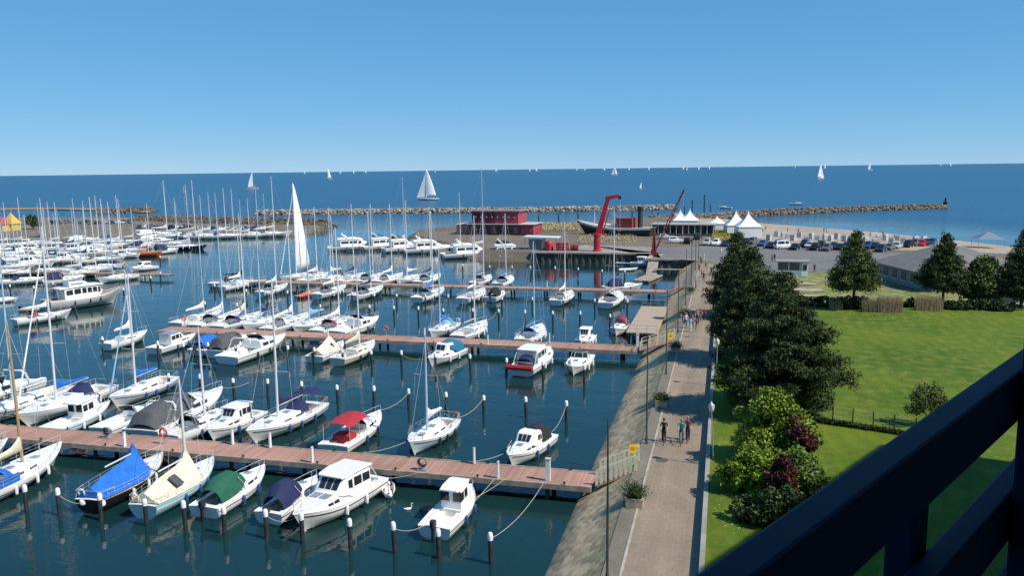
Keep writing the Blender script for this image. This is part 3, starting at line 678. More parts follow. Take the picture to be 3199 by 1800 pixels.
# embankment of stone setts sloping into the water
emb = MB(); emb.loft([[(-5.35, y, GZ - .03), (-9.0, y, -.03), (-10.6, y, -1.2)] for y in (-60, 179)]); 
m_mort = ground_mat('revetment_mortar', (.30, .26, .20), (.34, .29, .22), (.22, .21, .15), .3, 2.0)
emb = structure(emb.build('embankment', m_mort))
def setts():
    m = bpy.data.materials.new('revetment_setts'); m.use_nodes = True; n, l = m.node_tree.nodes, m.node_tree.links
    b = n['Principled BSDF']; b.inputs['Roughness'].default_value = .85; b.inputs['Specular IOR Level'].default_value = .2
    g = n.new('ShaderNodeNewGeometry'); sp = n.new('ShaderNodeSeparateXYZ'); l.new(g.outputs['Position'], sp.inputs[0])
    nz = n.new('ShaderNodeTexNoise'); nz.inputs['Scale'].default_value = .6; nz.inputs['Detail'].default_value = 5; l.new(g.outputs['Position'], nz.inputs['Vector'])
    ad = n.new('ShaderNodeMath'); ad.operation = 'MULTIPLY_ADD'; ad.inputs[1].default_value = 1.6; l.new(nz.outputs['Fac'], ad.inputs[0]); l.new(sp.outputs[2], ad.inputs[2])
    rp = n.new('ShaderNodeValToRGB'); e = rp.color_ramp.elements
    e[0].position = .0; e[0].color = (.13, .12, .07, 1); e[1].position = .16; e[1].color = (.28, .235, .16, 1)
    for p_, c in ((.34, (.55, .40, .245)), (.55, (.52, .39, .24)), (.72, (.36, .29, .17)), (1.0, (.31, .265, .165))): q = e.new(p_); q.color = (*c, 1)
    mr = n.new('ShaderNodeMapRange'); mr.inputs[1].default_value = .55; mr.inputs[2].default_value = 3.4; l.new(ad.outputs[0], mr.inputs[0]); l.new(mr.outputs[0], rp.inputs[0])
    m2 = n.new('ShaderNodeMapRange'); m2.inputs[3].default_value = .66; m2.inputs[4].default_value = 1.22; l.new(g.outputs['Random Per Island'], m2.inputs[0])
    mx = n.new('ShaderNodeMix'); mx.data_type = 'RGBA'; mx.blend_type = 'MULTIPLY'; mx.inputs[0].default_value = 1; l.new(rp.outputs[0], mx.inputs[6]); l.new(m2.outputs[0], mx.inputs[7]); l.new(mx.outputs[2], b.inputs['Base Color'])
    d = Vector((-3.65, 0, -2.38)).normalized(); nn = Vector((-d.z, 0, d.x)) * -1
    if nn.z < 0: nn = -nn
    o0 = Vector((-5.36, 0, GZ - .0375)); V = []; F = []
    R = random.Random(3)
    for j in range(13):
        y = 30 + R.random() * .4
        while y < 178:
            ln = R.uniform(.34, .5); s0, s1 = j * .36 + .008, j * .36 + .352; h = R.uniform(.003, .010); g_ = .006
            k = len(V)
            for hh, ins in ((-.05, 0), (h, .004)):
                for (s_, yy) in ((s0 + ins, y + g_ + ins), (s1 - ins, y + g_ + ins), (s1 - ins, y + ln - ins), (s0 + ins, y + ln - ins)):
                    V.append(tuple(o0 + d * s_ + nn * hh + Vector((0, yy, 0))))
            F += [(k + 4, k + 5, k + 6, k + 7), (k, k + 1, k + 5, k + 4), (k + 1, k + 2, k + 6, k + 5), (k + 2, k + 3, k + 7, k + 6), (k + 3, k, k + 4, k + 7)]
            y += ln
    o = obj('stone_setts', np_mesh('stone_setts', V, F, m), emb); o['kind'] = 'stuff'
setts()

# sheet piled quay wall under the cranes
qm = mat('sheet_piling', (.055, .05, .04), .8, var=.5, vscale=.6, col2=(.13, .105, .075)); qw = MB()
def piling_wall(a, b):
    a, b = Vector((*a, 0)), Vector((*b, 0)); L_ = (b - a).length; d = (b - a) / L_; nrm = Vector((d.y, -d.x, 0)); n = int(L_ / .4); row = []
    for i in range(n + 1): 
        q = a + d * (L_ * i / n) + nrm * (.12 if i % 4 < 2 else .32); row.append(q)
    qw.loft([[(q.x, q.y, GZ - .25) for q in row], [(q.x, q.y, -1) for q in row]])
piling_wall((-44.2, 190), (-15.2, 190)); piling_wall((-15.5, 190), (-15.5, 178.8)); piling_wall((-15.5, 179), (-7, 179))
qwo = tag(qw.build('quay_wall', qm), 'dark sheet piled quay wall below the red crane', 'quay wall')
cpb = MB(); cpb.box(-44.3, -15.0, 189.5, 190.9, GZ - .28, GZ + .10); cpb.box(-15.95, -15.03, 178.6, 189.48, GZ - .28, GZ + .10); cpb.box(-15.02, -5.4, 178.5, 179.4, GZ - .28, GZ + .10)
cpb.build('capping_beam', mat('capping_beam', (.36, .29, .25), .8, var=.2, vscale=.5), qwo)

# left mole and sandbar
def prismland(name, px, z, m, extra=()):
    pts = [P(u, v, z) for u, v in px]; mb = MB(); mb.prism(pts, -1, z); return structure(mb.build(name, m))
prismland('mole', ((-300, 757), (0, 751), (400, 750), (445, 738), (470, 729), (640, 730), (860, 729), (960, 720), (1012, 709), (960, 700), (800, 694), (480, 684), (330, 676), (0, 682), (-300, 684)), 1.2, ground_mat('mole_earth', (.15, .12, .095), (.215, .175, .135), (.11, .095, .075), .06, .5))
prismland('sandbar', ((-300, 660), (0, 655), (150, 653), (330, 657), (470, 664), (470, 656), (330, 650), (150, 648), (-300, 652)), .7, ground_mat('dune_earth', (.20, .16, .12), (.28, .23, .17), (.13, .13, .09), .03, .2))

# rock moles
ICO_V = []; ph = (1 + 5 ** .5) / 2
for a, b in ((1, ph), (-1, ph), (1, -ph), (-1, -ph)): ICO_V += [(0, a, b), (a, b, 0), (b, 0, a)]
ICO_V = np.array(ICO_V) / np.linalg.norm(ICO_V[0])
def hull_faces(V):
    F = []
    n = len(V)
    for i in range(n):
        for j in range(i + 1, n):
            for k in range(j + 1, n):
                nn = np.cross(V[j] - V[i], V[k] - V[i]); d = (V - V[i]) @ nn
                if (d <= 1e-6).all(): F.append((i, j, k))
                elif (d >= -1e-6).all(): F.append((i, k, j))
    return np.array(F)
ICO_F = hull_faces(ICO_V)
RNG = np.random.default_rng(5)
rockm = mat('mole_rock', (.24, .215, .18), .9, var=.25, vscale=.7, island=.55)
rockd = mat('mole_rock_dark', (.10, .085, .068), .9, var=.3, vscale=.7, island=.5)
def rock_mole(label, line, width, crest, n, size, m, corem, name='rock_breakwater'):
    pts = [Vector((*p, 0)) for p in line]; seg = [(b - a).length for a, b in zip(pts[:-1], pts[1:])]; tot = sum(seg)
    core = MB(); rows = []
    for i, p in enumerate(pts):
        d = (pts[min(i + 1, len(pts) - 1)] - pts[max(i - 1, 0)]).normalized(); q = Vector((d.y, -d.x, 0)); w_ = width / 2
        rows.append([tuple(p + q * (w_ * a) + Vector((0, 0, z))) for a, z in ((1.0, -.6), (.35, crest * .62), (-.35, crest * .62), (-1.0, -.6))])
    core.loft(rows, True, True, True); o = tag(core.build(name, corem), label, 'breakwater')
    V = []; F = []
    for i in range(n):
        s_ = RNG.random() * tot; k = 0
        while k < len(seg) - 1 and s_ > seg[k]: s_ -= seg[k]; k += 1
        a, b = pts[k], pts[k + 1]; d = (b - a).normalized(); q = Vector((d.y, -d.x, 0))
        u = RNG.uniform(-1, 1); c = a.lerp(b, min(1, s_ / seg[k])) + q * (u * width / 2)
        z = crest * (1 - abs(u) ** 1.5) * .82 + RNG.uniform(-.3, .15); sc = size * RNG.uniform(.6, 1.25) * np.array([RNG.uniform(.8, 1.3), RNG.uniform(.8, 1.3), RNG.uniform(.55, .85)])
        th = RNG.uniform(0, 6.3); R_ = np.array([[math.cos(th), -math.sin(th), 0], [math.sin(th), math.cos(th), 0], [0, 0, 1]])
        v = (ICO_V * RNG.uniform(.75, 1.15, (12, 1)) * sc) @ R_.T + np.array([c.x, c.y, z])
        F.append(ICO_F + 12 * i); V.append(v)
    r = obj('rocks', np_mesh('rocks', np.concatenate(V), np.concatenate(F), m), o); r['kind'] = 'stuff'; return o
rock_mole('long outer breakwater of pale boulders before the open sea', [P(u, v) for u, v in ((800, 671), (1000, 669), (1200, 666), (1600, 663), (2000, 656), (2105, 653))], 8, 2.7, 2300, .85, rockm, rockd)
rock_mole('dark boulder bank along the seaward edge of the car mole', [P(u, v, 0) for u, v in ((440, 694), (560, 700), (700, 705), (800, 707), (930, 707), (1005, 711))], 15, 3.9, 2600, .85, rockd, rockd)
rock_mole('brown rock groyne running out beyond the sandy beach', [P(u, v) for u, v in ((2030, 690), (2140, 690), (2260, 680), (2400, 669), (2700, 658), (2945, 651))], 8, 2.5, 1600, .75, mat('groyne_rock', (.16, .13, .10), .9, var=.3, vscale=.7, island=.55), rockd)
rock_mole('low brown rock spur between the bay and the sea', [P(u, v) for u, v in ((300, 668), (400, 664), (475, 660))], 12, 3.0, 330, .95, rockd, rockd)

# bare sandy patches in the meadow
def sand_patch(cx, cy, rx, ry, seed):
    R = random.Random(seed); n = 22; pts = [(cx + rx * R.uniform(.75, 1.1) * math.cos(2 * PI * k / n), cy + ry * R.uniform(.75, 1.1) * math.sin(2 * PI * k / n)) for k in range(n)]
    mb = MB(); mz = lambda x, y: 2.86 + (2.40 - 2.86) * min(1, max(0, (y - 119.5) / 22)) + .085
    mb.add([(cx, cy, mz(cx, cy))] + [(x, y, mz(x, y)) for x, y in pts], [(0, 1 + k, 1 + (k + 1) % n) for k in range(n)]); structure(mb.build('sand_patch', m_sand))
for q in ((12.0, 135.5, 4.2, 2.6, 1), (12.5, 128.5, 3.0, 1.2, 2), (20.5, 124.5, 3.2, .7, 3), (12.5, 143.5, 3.5, 1.6, 4)): sand_patch(*q)
# ================================================================== PONTOONS AND PILES
m_board = mat('pontoon_boards', (.365, .205, .155), .85, var=.2, vscale=.22, island=.16)
m_beam = mat('pontoon_edge', (.30, .25, .20), .85, var=.3, vscale=1.5)
m_pile = mat('dark_pile', (.022, .028, .032), .6, var=.5, vscale=2)
m_capw = mat('pile_cap_white', (.78, .79, .80), .5, var=.1, vscale=3)
def pontoon(label, x0, x1, y0, y1, z=1.2, step=6.0, bw=.145):
    e = empty('pontoon', ((x0 + x1) / 2, (y0 + y1) / 2, 0)); cx, cy = e.location.x, e.location.y; tag(e, label, 'pontoon', 'pontoons of the marina')
    V = []; F = []; x = x0; R = random.Random(int(y0))
    while x < x1 - bw:
        k = len(V); zz = z + R.uniform(-.006, .006)
        for dz in (-.06, 0):
            for (a, b) in ((x + .006, y0 + .16), (x + bw - .006, y0 + .16), (x + bw - .006, y1 - .16), (x + .006, y1 - .16)): V.append((a - cx, b - cy, zz + dz))
        F += [(k + 4, k + 5, k + 6, k + 7), (k, k + 1, k + 5, k + 4), (k + 1, k + 2, k + 6, k + 5), (k + 2, k + 3, k + 7, k + 6), (k + 3, k, k + 4, k + 7)]; x += bw
    o = obj('deck_boards', np_mesh('deck_boards', V, F, m_board), e); o['kind'] = 'stuff'
    for yy in (y0 + .08, y1 - .08):
        b = MB(); b.box(x0 - cx, x1 - cx, yy - cy - .08, yy - cy + .08, z - .34, z + .035); b.build('edge_beam', m_beam, e)
    b = MB(); b.box(x0 - cx + .1, x1 - cx - .1, y0 - cy + .4, y1 - cy - .4, z - .30, z - .08); b.build('girder', mat('girder_dark', (.05, .045, .04), .9), e)
    pm = MB().lathe([(.15, -1), (.15, z - .1)], 8).mesh('pile', m_pile, 40); cm = MB().lathe([(.05, 0), (.05, .1), (.11, .14), (.11, .18), (.02, .19)], 6).mesh('cleat', dark, 40)
    x = x0 + 2
    while x < x1 - 1:
        for yy in (y0 + .35, y1 - .35): obj('pile', pm, e, (x - cx, yy - cy, 0))
        for yy in (y0 + .09, y1 - .09): obj('cleat', cm, e, (x + 1.2 - cx, yy - cy, z + .03))
        x += step
    return e
pontoon('long reddish boarded pontoon leading to the white and yellow gangway rails by the planter', -85, -8.0, 51.0, 53.9)
pontoon('narrow reddish boarded pontoon ending beside the square timber platform', -73, -9.2, 92.2, 95.4)
pontoon('reddish boarded pontoon before the crane quay, with the hoisted white mainsail beside it', -92, -9.0, 138.4, 141.2)
pontoon('pale boarded pontoon among crowded boats of the far side basin', -200, -112, 146.5, 148.7, 1.0, 8)
pontoon('short boarded pontoon in front of the bare earth mole', -230, -160, 196, 198, 1.0, 8)

_post = MB().lathe([(.14, -1.2), (.14, 1.55), (.135, 1.58)], 10).mesh('post', m_pile, 40)
_cap = MB().lathe([(.155, 1.45), (.16, 1.62), (.15, 1.80), (.10, 1.90), (.02, 1.93)], 10).mesh('cap', m_capw, 40)
def piles(lab, pts):
    for x, y in pts:
        e = empty('mooring_pile', (x, y, 0)); tag(e, lab, 'pile', lab[:60]); 
        e.rotation_euler = (rnd.uniform(-.028, .028), rnd.uniform(-.028, .028), rnd.uniform(0, 6)); e.scale = (1, 1, rnd.uniform(.93, 1.06))
        obj('post', _post, e); obj('cap', _cap, e)
cap = lambda L_: [P(u, v, 1.85) for u, v in L_]
piles('dark mooring pile with white cap standing in open dark water before the first pontoon', [(x, 41.7) for x in (-44.0, -41.4, -38.2, -34.8, -31.95, -29.2, -26.3, -23.9, -20.8, -18.0, -15.3, -12.2)])
piles('white capped mooring pile behind the boats on the inner side of the first pontoon', cap(((47, 1192), (429, 1161), (525, 1167), (623, 1173), (728, 1181), (834, 1186), (941, 1195), (1053, 1203), (1166, 1211), (1275, 1218), (1393, 1226), (1510, 1234), (1643, 1243), (1769, 1254))))
piles('white capped mooring pile before the boats on the near side of the second pontoon', cap(((318, 1052), (413, 1068), (491, 1070), (571, 1071), (649, 1073), (736, 1076), (898, 1080), (982, 1086), (1070, 1090), (1160, 1095), (1253, 1099), (1360, 1105), (1469, 1111), (1581, 1121), (1696, 1133), (1825, 1145))))
piles('white capped mooring pile between the second pontoon and the third', cap(((640, 945), (740, 950), (850, 951), (1000, 953), (1153, 956), (1230, 958), (1306, 960), (1385, 964), (1477, 967), (1558, 968), (1640, 971), (1727, 974), (1812, 976), (1906, 982))))
piles('white capped mooring pile in the row near the third pontoon with the white mainsail', [(x, 124.8) for x in (-80, -76, -72, -68, -64, -60, -56, -52, -47, -43, -39, -34, -29, -24, -19, -14)])
piles('white capped mooring pile in open water before the crane quay', cap(((1445, 827), (1530, 829), (1600, 832), (1656, 834), (1734, 835), (1806, 837), (1881, 842), (1952, 844))))
piles('white capped mooring pile among the boats of the far side basin', cap(((30, 888), (105, 895), (165, 880), (318, 905), (385, 900), (470, 865), (500, 850), (669, 888), (380, 800), (500, 800))))
# tall dark dolphins in the harbour entrance
dm = mat('dolphin_steel', (.02, .03, .045), .6)
for u, v, h in ((1683, 704, 4.0), (1745, 702, 4.6), (1806, 702, 4.6), (1975, 694, 4.8), (2056, 690, 3.6), (2138, 672, 4.2), (2162, 664, 6.2), (2200, 660, 8.4), (2219, 662, 3.6), (2037, 664, 3.0)):
    x, y = P(u, v); e = MB(); e.lathe([(.32, -1), (.32, h * .96), (.22, h)], 8); o = tag(e.build('dolphin_post', dm, None, 40, (x, y, 0)), 'tall dark steel post standing in the harbour entrance water', 'post', 'posts in the harbour entrance')

# ================================================================== THE FLEET
GA, GB, GC_, GD, GE, GF = ('boats on the outer side of the first pontoon', 'boats on the inner side of the first pontoon', 'boats on the near side of the second pontoon', 'boats on the far side of the second pontoon', 'boats on the near side of the third pontoon', 'boats on the far side of the third pontoon')
SB, MBt = 'sailing boat', 'motor boat'
# -- row A
b = sailing_boat(9, boomc=cv['black'], hoodc=cv['black'], mh=10.5); b.done('white sailing boat with black covers beside the long yacht with blue cockpit cover', SB, -54.2, 46.0, -3, GA)
b = sailing_boat(10.6, stripe=stripe_dark, boomc=cv['cream'], mastm=woodm, mh=10.4, name='sailing_yacht', stripe_q=(.26, .29))
ckc = MB(); B_ = b.B; zc = b.sh(.3)
ckc.loft([[(-.49 * 10.6, y * .8, zc + .05), (-.49 * 10.6, y * .8, zc + .5), (-.2 * 10.6, y, zc + .62), (-.13 * 10.6, y, zc + .62), (-.13 * 10.6, y, zc + .05)] for y in (-B_ * .44, -B_ * .40)], True, True, True)
ckc.loft([[(-.49 * 10.6, y * .8, zc + .05), (-.49 * 10.6, y * .8, zc + .5), (-.2 * 10.6, y, zc + .62), (-.13 * 10.6, y, zc + .62), (-.13 * 10.6, y, zc + .05)] for y in (B_ * .40, B_ * .44)], True, True, True)
b.part(ckc, 'cockpit_dodger', cv['blue']); b.hood([(-.10 * 10.6, B_ * .30, zc + .2, .3), (-.13 * 10.6, B_ * .36, zc + .1, .75), (-.2 * 10.6, B_ * .40, zc + .1, .85)], cv['blue'])
b.done('long white yacht with blue cockpit cover, cream sail cover and wooden mast', SB, -48.6, 45.3, -8, GA)
b = sailing_boat(8.2, hm=blackhull, tentc=cv['blue'], mh=.9, rail=teak, boot=redhull, spr=0); b.done('black hulled boat under a bright blue tent cover', SB, -39.9, 46.4, -4, GA)
wb = MB(); wb.lathe([(.02, 0), (.2, .1), (.24, .25), (.2, .4), (.02, .48)], 10)
for y in (-.9, .5):
    o = wb.build('ball_fender', white, b.root, 40); o.location = (-4.0, y, .55)
b = sailing_boat(8.1, hm=palebluehull, tentc=cv['cream'], mh=6.8, mastm=alu, stripe=white, boot=None); 
hm_ = MB(); hm_.box(-1.9, -1.2, -1.15, -.45, 2.05, 2.07); hm_.v = [(x, y, 1.62 + (1.15 - abs(y)) * .75 - .12) for x, y, z in hm_.v[:4]] + [(x, y, 1.65 + (1.15 - abs(y)) * .75 - .10) for x, y, z in hm_.v[4:]]
b.part(hm_, 'cover_window', cv['grey']); b.done('pale blue boat under a cream tent cover peaked at the mast', SB, -35.7, 46.4, -2, GA)
b = cabin_boat(6.9, canvas=cv['green'], hm=white); b.done('white motor boat with dark green canopy and grey outboard', MBt, -31.6, 46.7, 2, GA)
b = cabin_boat(5.7, canvas=cv['navy'], hm=white, engine=dark); b.done('small white motor boat with rounded navy canopy and outboard', MBt, -27.0, 46.2, 4, GA)
b = hardtop_cruiser(8.4, roofm=mat('roof_cream', (.72, .70, .64), .5, var=.05)); b.done('white cabin cruiser with long cream hard top and glazed saloon, stern to the pontoon', MBt, -24.0, 46.3, 190, GA)
b = cabin_boat(6.2, pilot=True, roofm=white); b.done('small white fishing boat with upright wheelhouse and black outboard', MBt, -16.1, 46.8, 4, GA)
# -- row B
b = sport_cruiser(10.5, canvas=None); b.done('white motor yacht with radar arch at the end of the first pontoon', MBt, -68.5, 62.5, 176, GB)
b = sailing_boat(11.5, stripe=stripe_blue, mastm=alublue, mh=13.2, jib=cv['white'], boomc=cv['white'], name='sailing_yacht'); b.done('big white yacht with bluish mast and white sail cover beside the blue covered yacht', SB, -63.2, 60.6, 177, GB)
b = sailing_boat(11.8, boomc=cv['blue'], hoodc=cv['navy'], mh=16, name='sailing_yacht', jib=cv['white']); b.done('white yacht with the tallest mast near the first pontoon and blue sail cover', SB, -59.3, 61.6, 177, GB)
b = cabin_boat(7.6, pilot=True, roofm=white, hm=mat('hull_white_blue', (.62, .70, .74), .4), stripe=stripe_blue, ob=False, name='fishing_boat'); b.done('white and pale blue fishing boat with boxy wheelhouse at the pontoon', MBt, -54.6, 58.2, -1, GB)
b = sailing_boat(9.4, stripe=stripe_blue, boomc=cv['blue'], mh=11.2, jib=cv['lightblue']); b.done('white sailing boat with bright blue sail cover and pale blue furled jib', SB, -55.4, 67.2, 177, GB)
b = cabin_boat(7.4, hm=white, ob=False, name='sport_boat'); b.done('white open sport boat with dark cabin windows beside the grey canopy cruiser', MBt, -50.2, 59.4, 2, GB)
b = sport_cruiser(12.0, canvas=cv['grey']); b.done('large white motor yacht with big dark grey cockpit canopy', MBt, -46.3, 61.4, -1, GB)
b = sailing_boat(7.6, boomc=None, mh=7.8, tentc=None, hoodc=cv['black'], spr=1); b.done('small white sailing boat with black sprayhood tight beside the grey canopy motor yacht', SB, -42.9, 58.8, 4, GB)
b = cabin_boat(6.8, roofm=white, ob=False); b.done('small white cabin cruiser with wheelhouse, bow to the pontoon beside the navy hooded yacht', MBt, -40.3, 59.8, 184, GB)
b = sailing_boat(10.2, stripe=stripe_dark, hoodc=cv['navy'], mh=11.9, mastm=alu, boomc=cv['navy'], bimini=cv['navy'], name='sailing_yacht'); b.done('white yacht with navy sprayhood and bimini, bow to the first pontoon', SB, -36.2, 61.2, 186, GB)
b = cabin_boat(8.6, hm=white, stripe=stripe_red, ob=False); z_ = b.sh(.4); B_ = b.B
b.hood([(-.04 * 8.6, B_ * .40, z_ + 1.3, .32), (-.2 * 8.6, B_ * .41, z_ + 1.35, .35), (-.42 * 8.6, B_ * .40, z_ + 1.25, .32)], cv['red'], 'bimini', close=False)
for x in (-.04, -.23, -.42):
    for sd in (1, -1): fr = MB(); fr.tube([(x * 8.6, sd * B_ * .41, z_), (x * 8.6, sd * B_ * .40, z_ + 1.35)], .022, 5); b.part(fr, 'bimini_pole', steel)
rc = MB(); rc.box(-.33 * 8.6, -.2 * 8.6, -.75, .75, z_ - .25, z_ + .35); b.part(rc, 'seat', cv['red']); b.done('white motor boat with red bimini roof and red seats', MBt, -28.9, 60.2, 2, GB)
b = sailing_boat(7.6, hm=mat('hull_ice_blue', (.62, .74, .78), .35), stripe=stripe_dark, boomc=cv['white'], mh=7.8, mastm=alublue, spr=1, rail=white); b.done('small pale sailing boat with ice blue hull and blue mast, bow to the pontoon', SB, -22.6, 60.5, 186, GB)
b = cabin_boat(6.8, roofm=None, canvas=None, ob=False, name='cuddy_boat')
z_ = b.sh(.5); B_ = b.B; o, R_ = b.house([(-.12 * 6.8, B_ * .37, z_ - .05, 1.15), (.0, B_ * .37, z_, 1.15), (.05 * 6.8, B_ * .35, z_ + .2, .85), (.13 * 6.8, B_ * .3, z_ + .4, .08)], white, 'wheelhouse', wins=((0, .1, .9, .5, .9),))
b.front_panes(o, R_[2], R_[3], 3, .1, .85)
b.hood([(-.1 * 6.8, B_ * .37, z_ + .2, 1.05), (-.22 * 6.8, B_ * .39, z_ + .1, 1.2), (-.38 * 6.8, B_ * .37, z_ + .05, .95)], cv['black'], 'canopy')
b.done('white cuddy cruiser with black stern canopy, bow to the first pontoon', MBt, -14.2, 59.2, 192, GB)
# -- row C
b = sailing_boat(7.5, mh=8.5, boomc=cv['white'], detail=False, spr=1); b.done('small white sailing boat at the far end of the second pontoon', SB, -74.5, 88.4, 2, GC_)
b = cabin_boat(7.8, roofm=paleglass, ob=False, stripe=stripe_blue); b.done('white cabin boat with glazed roof beside the blue covered boat', MBt, -67.0, 88.0, 3, GC_)
b = cabin_boat(7.6, canvas=cv['blue'], ob=True); b.done('white motor boat with mid blue canopy and outboard at the second pontoon', MBt, -61.2, 88.0, 2, GC_)
b = sport_cruiser(8.2, canvas=cv['grey'], arch=False); b.done('white sport boat with dark tinted screen at the second pontoon', MBt, -58.0, 87.6, 3, GC_)
b = sport_cruiser(11.4, canvas=None, name='motor_yacht'); b.done('big white motor yacht without canopy, bow to the second pontoon', MBt, -54.4, 86.6, 6, GC_)
b = cabin_boat(7.4, canvas=None, ob=True); z_ = b.sh(.4); B_ = b.B
b.tent([(-.42 * 7.4, B_ * .40, z_ + .05, z_ + .7), (-.2 * 7.4, B_ * .46, z_ + .05, z_ + 1.1), (.02 * 7.4, B_ * .46, z_ + .05, z_ + 1.75), (.2 * 7.4, B_ * .38, z_ + .1, z_ + .8)], cv['pink']); b.done('white boat under a pale pink peaked tarpaulin with outboard', MBt, -45.4, 87.6, 1, GC_)
b = sailing_boat(8.8, hm=cream, stripe=stripe_dark, boomc=cv['cream'], mh=9.4, cabin=cream); b.done('cream hulled sailing boat with cream sail cover beside the tarpaulin covered boat', SB, -41.7, 87.3, 5, GC_)
b = cabin_boat(7.4, roofm=None, ob=False, stripe=stripe_blue); z_ = b.sh(.5); B_ = b.B
o, R_ = b.house([(-.1 * 7.4, B_ * .36, z_ - .05, 1.35), (.04 * 7.4, B_ * .36, z_, 1.35), (.08 * 7.4, B_ * .34, z_ + .3, .98), (.13 * 7.4, B_ * .3, z_ + .4, .1)], white, 'wheelhouse', wins=((0, .1, .9, .5, .9),)); b.front_panes(o, R_[2], R_[3], 2, .1, .8)
b.hood([(.02 * 7.4, B_ * .38, z_ + .7, .75), (-.2 * 7.4, B_ * .41, z_ + .1, 1.45), (-.44 * 7.4, B_ * .39, z_ + .05, 1.0)], cv['teal'], 'canopy'); b.done('white motor boat with blue canopy over the stern, bow pointing away from the second pontoon', MBt, -31.0, 88.1, 190, GC_)
b = hardtop_cruiser(9.2, bow_panes=False, stripe=stripe_red); b.hood([(-.29 * 9.2, b.B * .36, b.sh(.3) + .2, .8), (-.38 * 9.2, b.B * .36, b.sh(.3) + .1, .6)], cv['navy'], 'aft_canvas')
d_ = MB(); d_.loft([[(-5.0 - .28 * math.cos(2 * PI * k / 8), y, 1.15 + .28 * math.sin(2 * PI * k / 8)) for k in range(8)] for y in (-1.5, -1.2, 1.2, 1.5)], True, True, True); b.part(d_, 'stern_dinghy', cv['red'], 40)
b.done('white cruiser with red dinghy on its stern and red boot stripe', MBt, -19.9, 87.2, 8, GC_)
b = cabin_boat(7.6, ob=False, stripe=stripe_red); b.done('white sport boat with red deck seats, bow pointing away from the second pontoon', MBt, -15.1, 87.4, 181, GC_)
# -- row D
cols = ['white', 'navy', 'white', 'cream', 'white', 'plum']
for i, (x, y, L_, c, h, a, lab) in enumerate((
    (-74.4, 103.8, 10.5, 'white', None, 5, 'white sailing boat with white sail cover at the outer berth behind the second pontoon'),
    (-70.7, 103.0, 11, 'white', 'grey', 3, 'white sailing boat with grey sprayhood behind the second pontoon'),
    (-66.9, 102.8, 11, 'cream', 'navy', 4, 'white sailing boat with cream sail cover and navy hood behind the second pontoon'),
    (-63.0, 102.6, 10.5, 'navy', None, 184, 'white sailing boat with navy sail cover behind the second pontoon'),
    (-59.2, 102.6, 11, 'white', 'white', 3, 'white sailing boat with white hood and white sail cover behind the second pontoon'),
    (-55.4, 102.6, 10.5, 'lightblue', None, 184, 'white sailing boat with light blue sail cover behind the second pontoon'),
    (-51.8, 102.4, 10.4, 'white', 'plum', 4, 'white sailing boat with plum red sprayhood behind the second pontoon'),
    (-36.3, 102.6, 8.4, 'blue', 'lightblue', 184, 'white sailing boat with blue sail cover between two empty berths of the second pontoon'),
    (-32.0, 102.4, 9.6, None, None, 6, 'white sailing boat with bare boom beside the blue covered boat'),
    (-23.6, 101.6, 9.2, 'teal', 'blue', 3, 'white sailing boat with deep blue hood and sail cover'))):
    b = sailing_boat(L_, boomc=cv[c] if c else None, hoodc=cv[h] if h else None, mh=L_ * 1.25, stripe=(None, stripe_blue, stripe_dark)[i % 3], mastm=(alu, alublue)[i % 2])
    b.done(lab, SB, x, y, a, GD)
b = sport_cruiser(9.6, canvas=None); b.done('white motor cruiser with radar arch at the second pontoon, last of the dense cluster', MBt, -48.2, 101.8, 12, GD)
b = cabin_boat(5.6, roofm=white, ob=False); b.done('little white cabin boat with grey canvas near the timber platform', MBt, -16.4, 99.6, 182, GD)
b = cabin_boat(5.6, canvas=cv['plum'], ob=False, hm=white); b.done('small white boat with plum cover beside the timber platform', MBt, -13.1, 108.2, 186, GD)
# -- row E and F around the third pontoon
for i, (x, y, L_, c, h, a, lab) in enumerate((
    (-79.2, 132.6, 9, 'white', 'black', 3, 'white sailing boat with black sprayhood near the red hulled boat'),
    (-67.5, 132.2, 10, 'white', 'grey', 5, 'white sailing boat with grey sprayhood beside the red hulled boat'),
    (-60.3, 132.0, 10.5, 'navy', 'navy', 6, 'white sailing boat with navy sail cover and navy hood at the third pontoon'),
    (-48.6, 131.8, 10.6, 'blue', 'teal', 6, 'white sailing boat with blue cockpit hood alone at the third pontoon'),
    (-40.9, 132.0, 10, 'white', None, 5, 'white sailing boat with white sail cover beside the black hooded small boat'),
    (-25.4, 132.4, 9.2, 'cream', 'white', 6, 'white sailing boat with cream sail cover at a lone berth of the third pontoon'),
    (-17.2, 132.0, 11, None, 'grey', 4, 'white sailing boat with grey hood and tall mast by the sloping embankment'))):
    b = sailing_boat(L_, boomc=cv[c] if c else None, hoodc=cv[h] if h else None, mh=L_ * 1.3, stripe=(None, stripe_blue, stripe_dark)[i % 3], detail=True); b.done(lab, SB, x, y, a, GE)
b = dinghy_boat(5.5, hm=redhull, canvas=cv['orange'], ob=False, name='rowing_boat'); b.done('small red boat with orange cover among white sailing boats', 'boat', -71.6, 130.6, 4, GE)
b = cabin_boat(6.2, canvas=cv['black'], ob=True); b.done('small white boat with black hood at the third pontoon', MBt, -37.0, 133.0, 6, GE)
b = sailing_boat(13, hoodc=cv['grey'], bimini=cv['grey'], mh=18.5, name='sailing_yacht', sail=(4.6, cv['white'], 0), jib=cv['white']); b.done('white yacht with its tall white mainsail hoisted beside the third pontoon', SB, -83.6, 150.2, 188, GF)
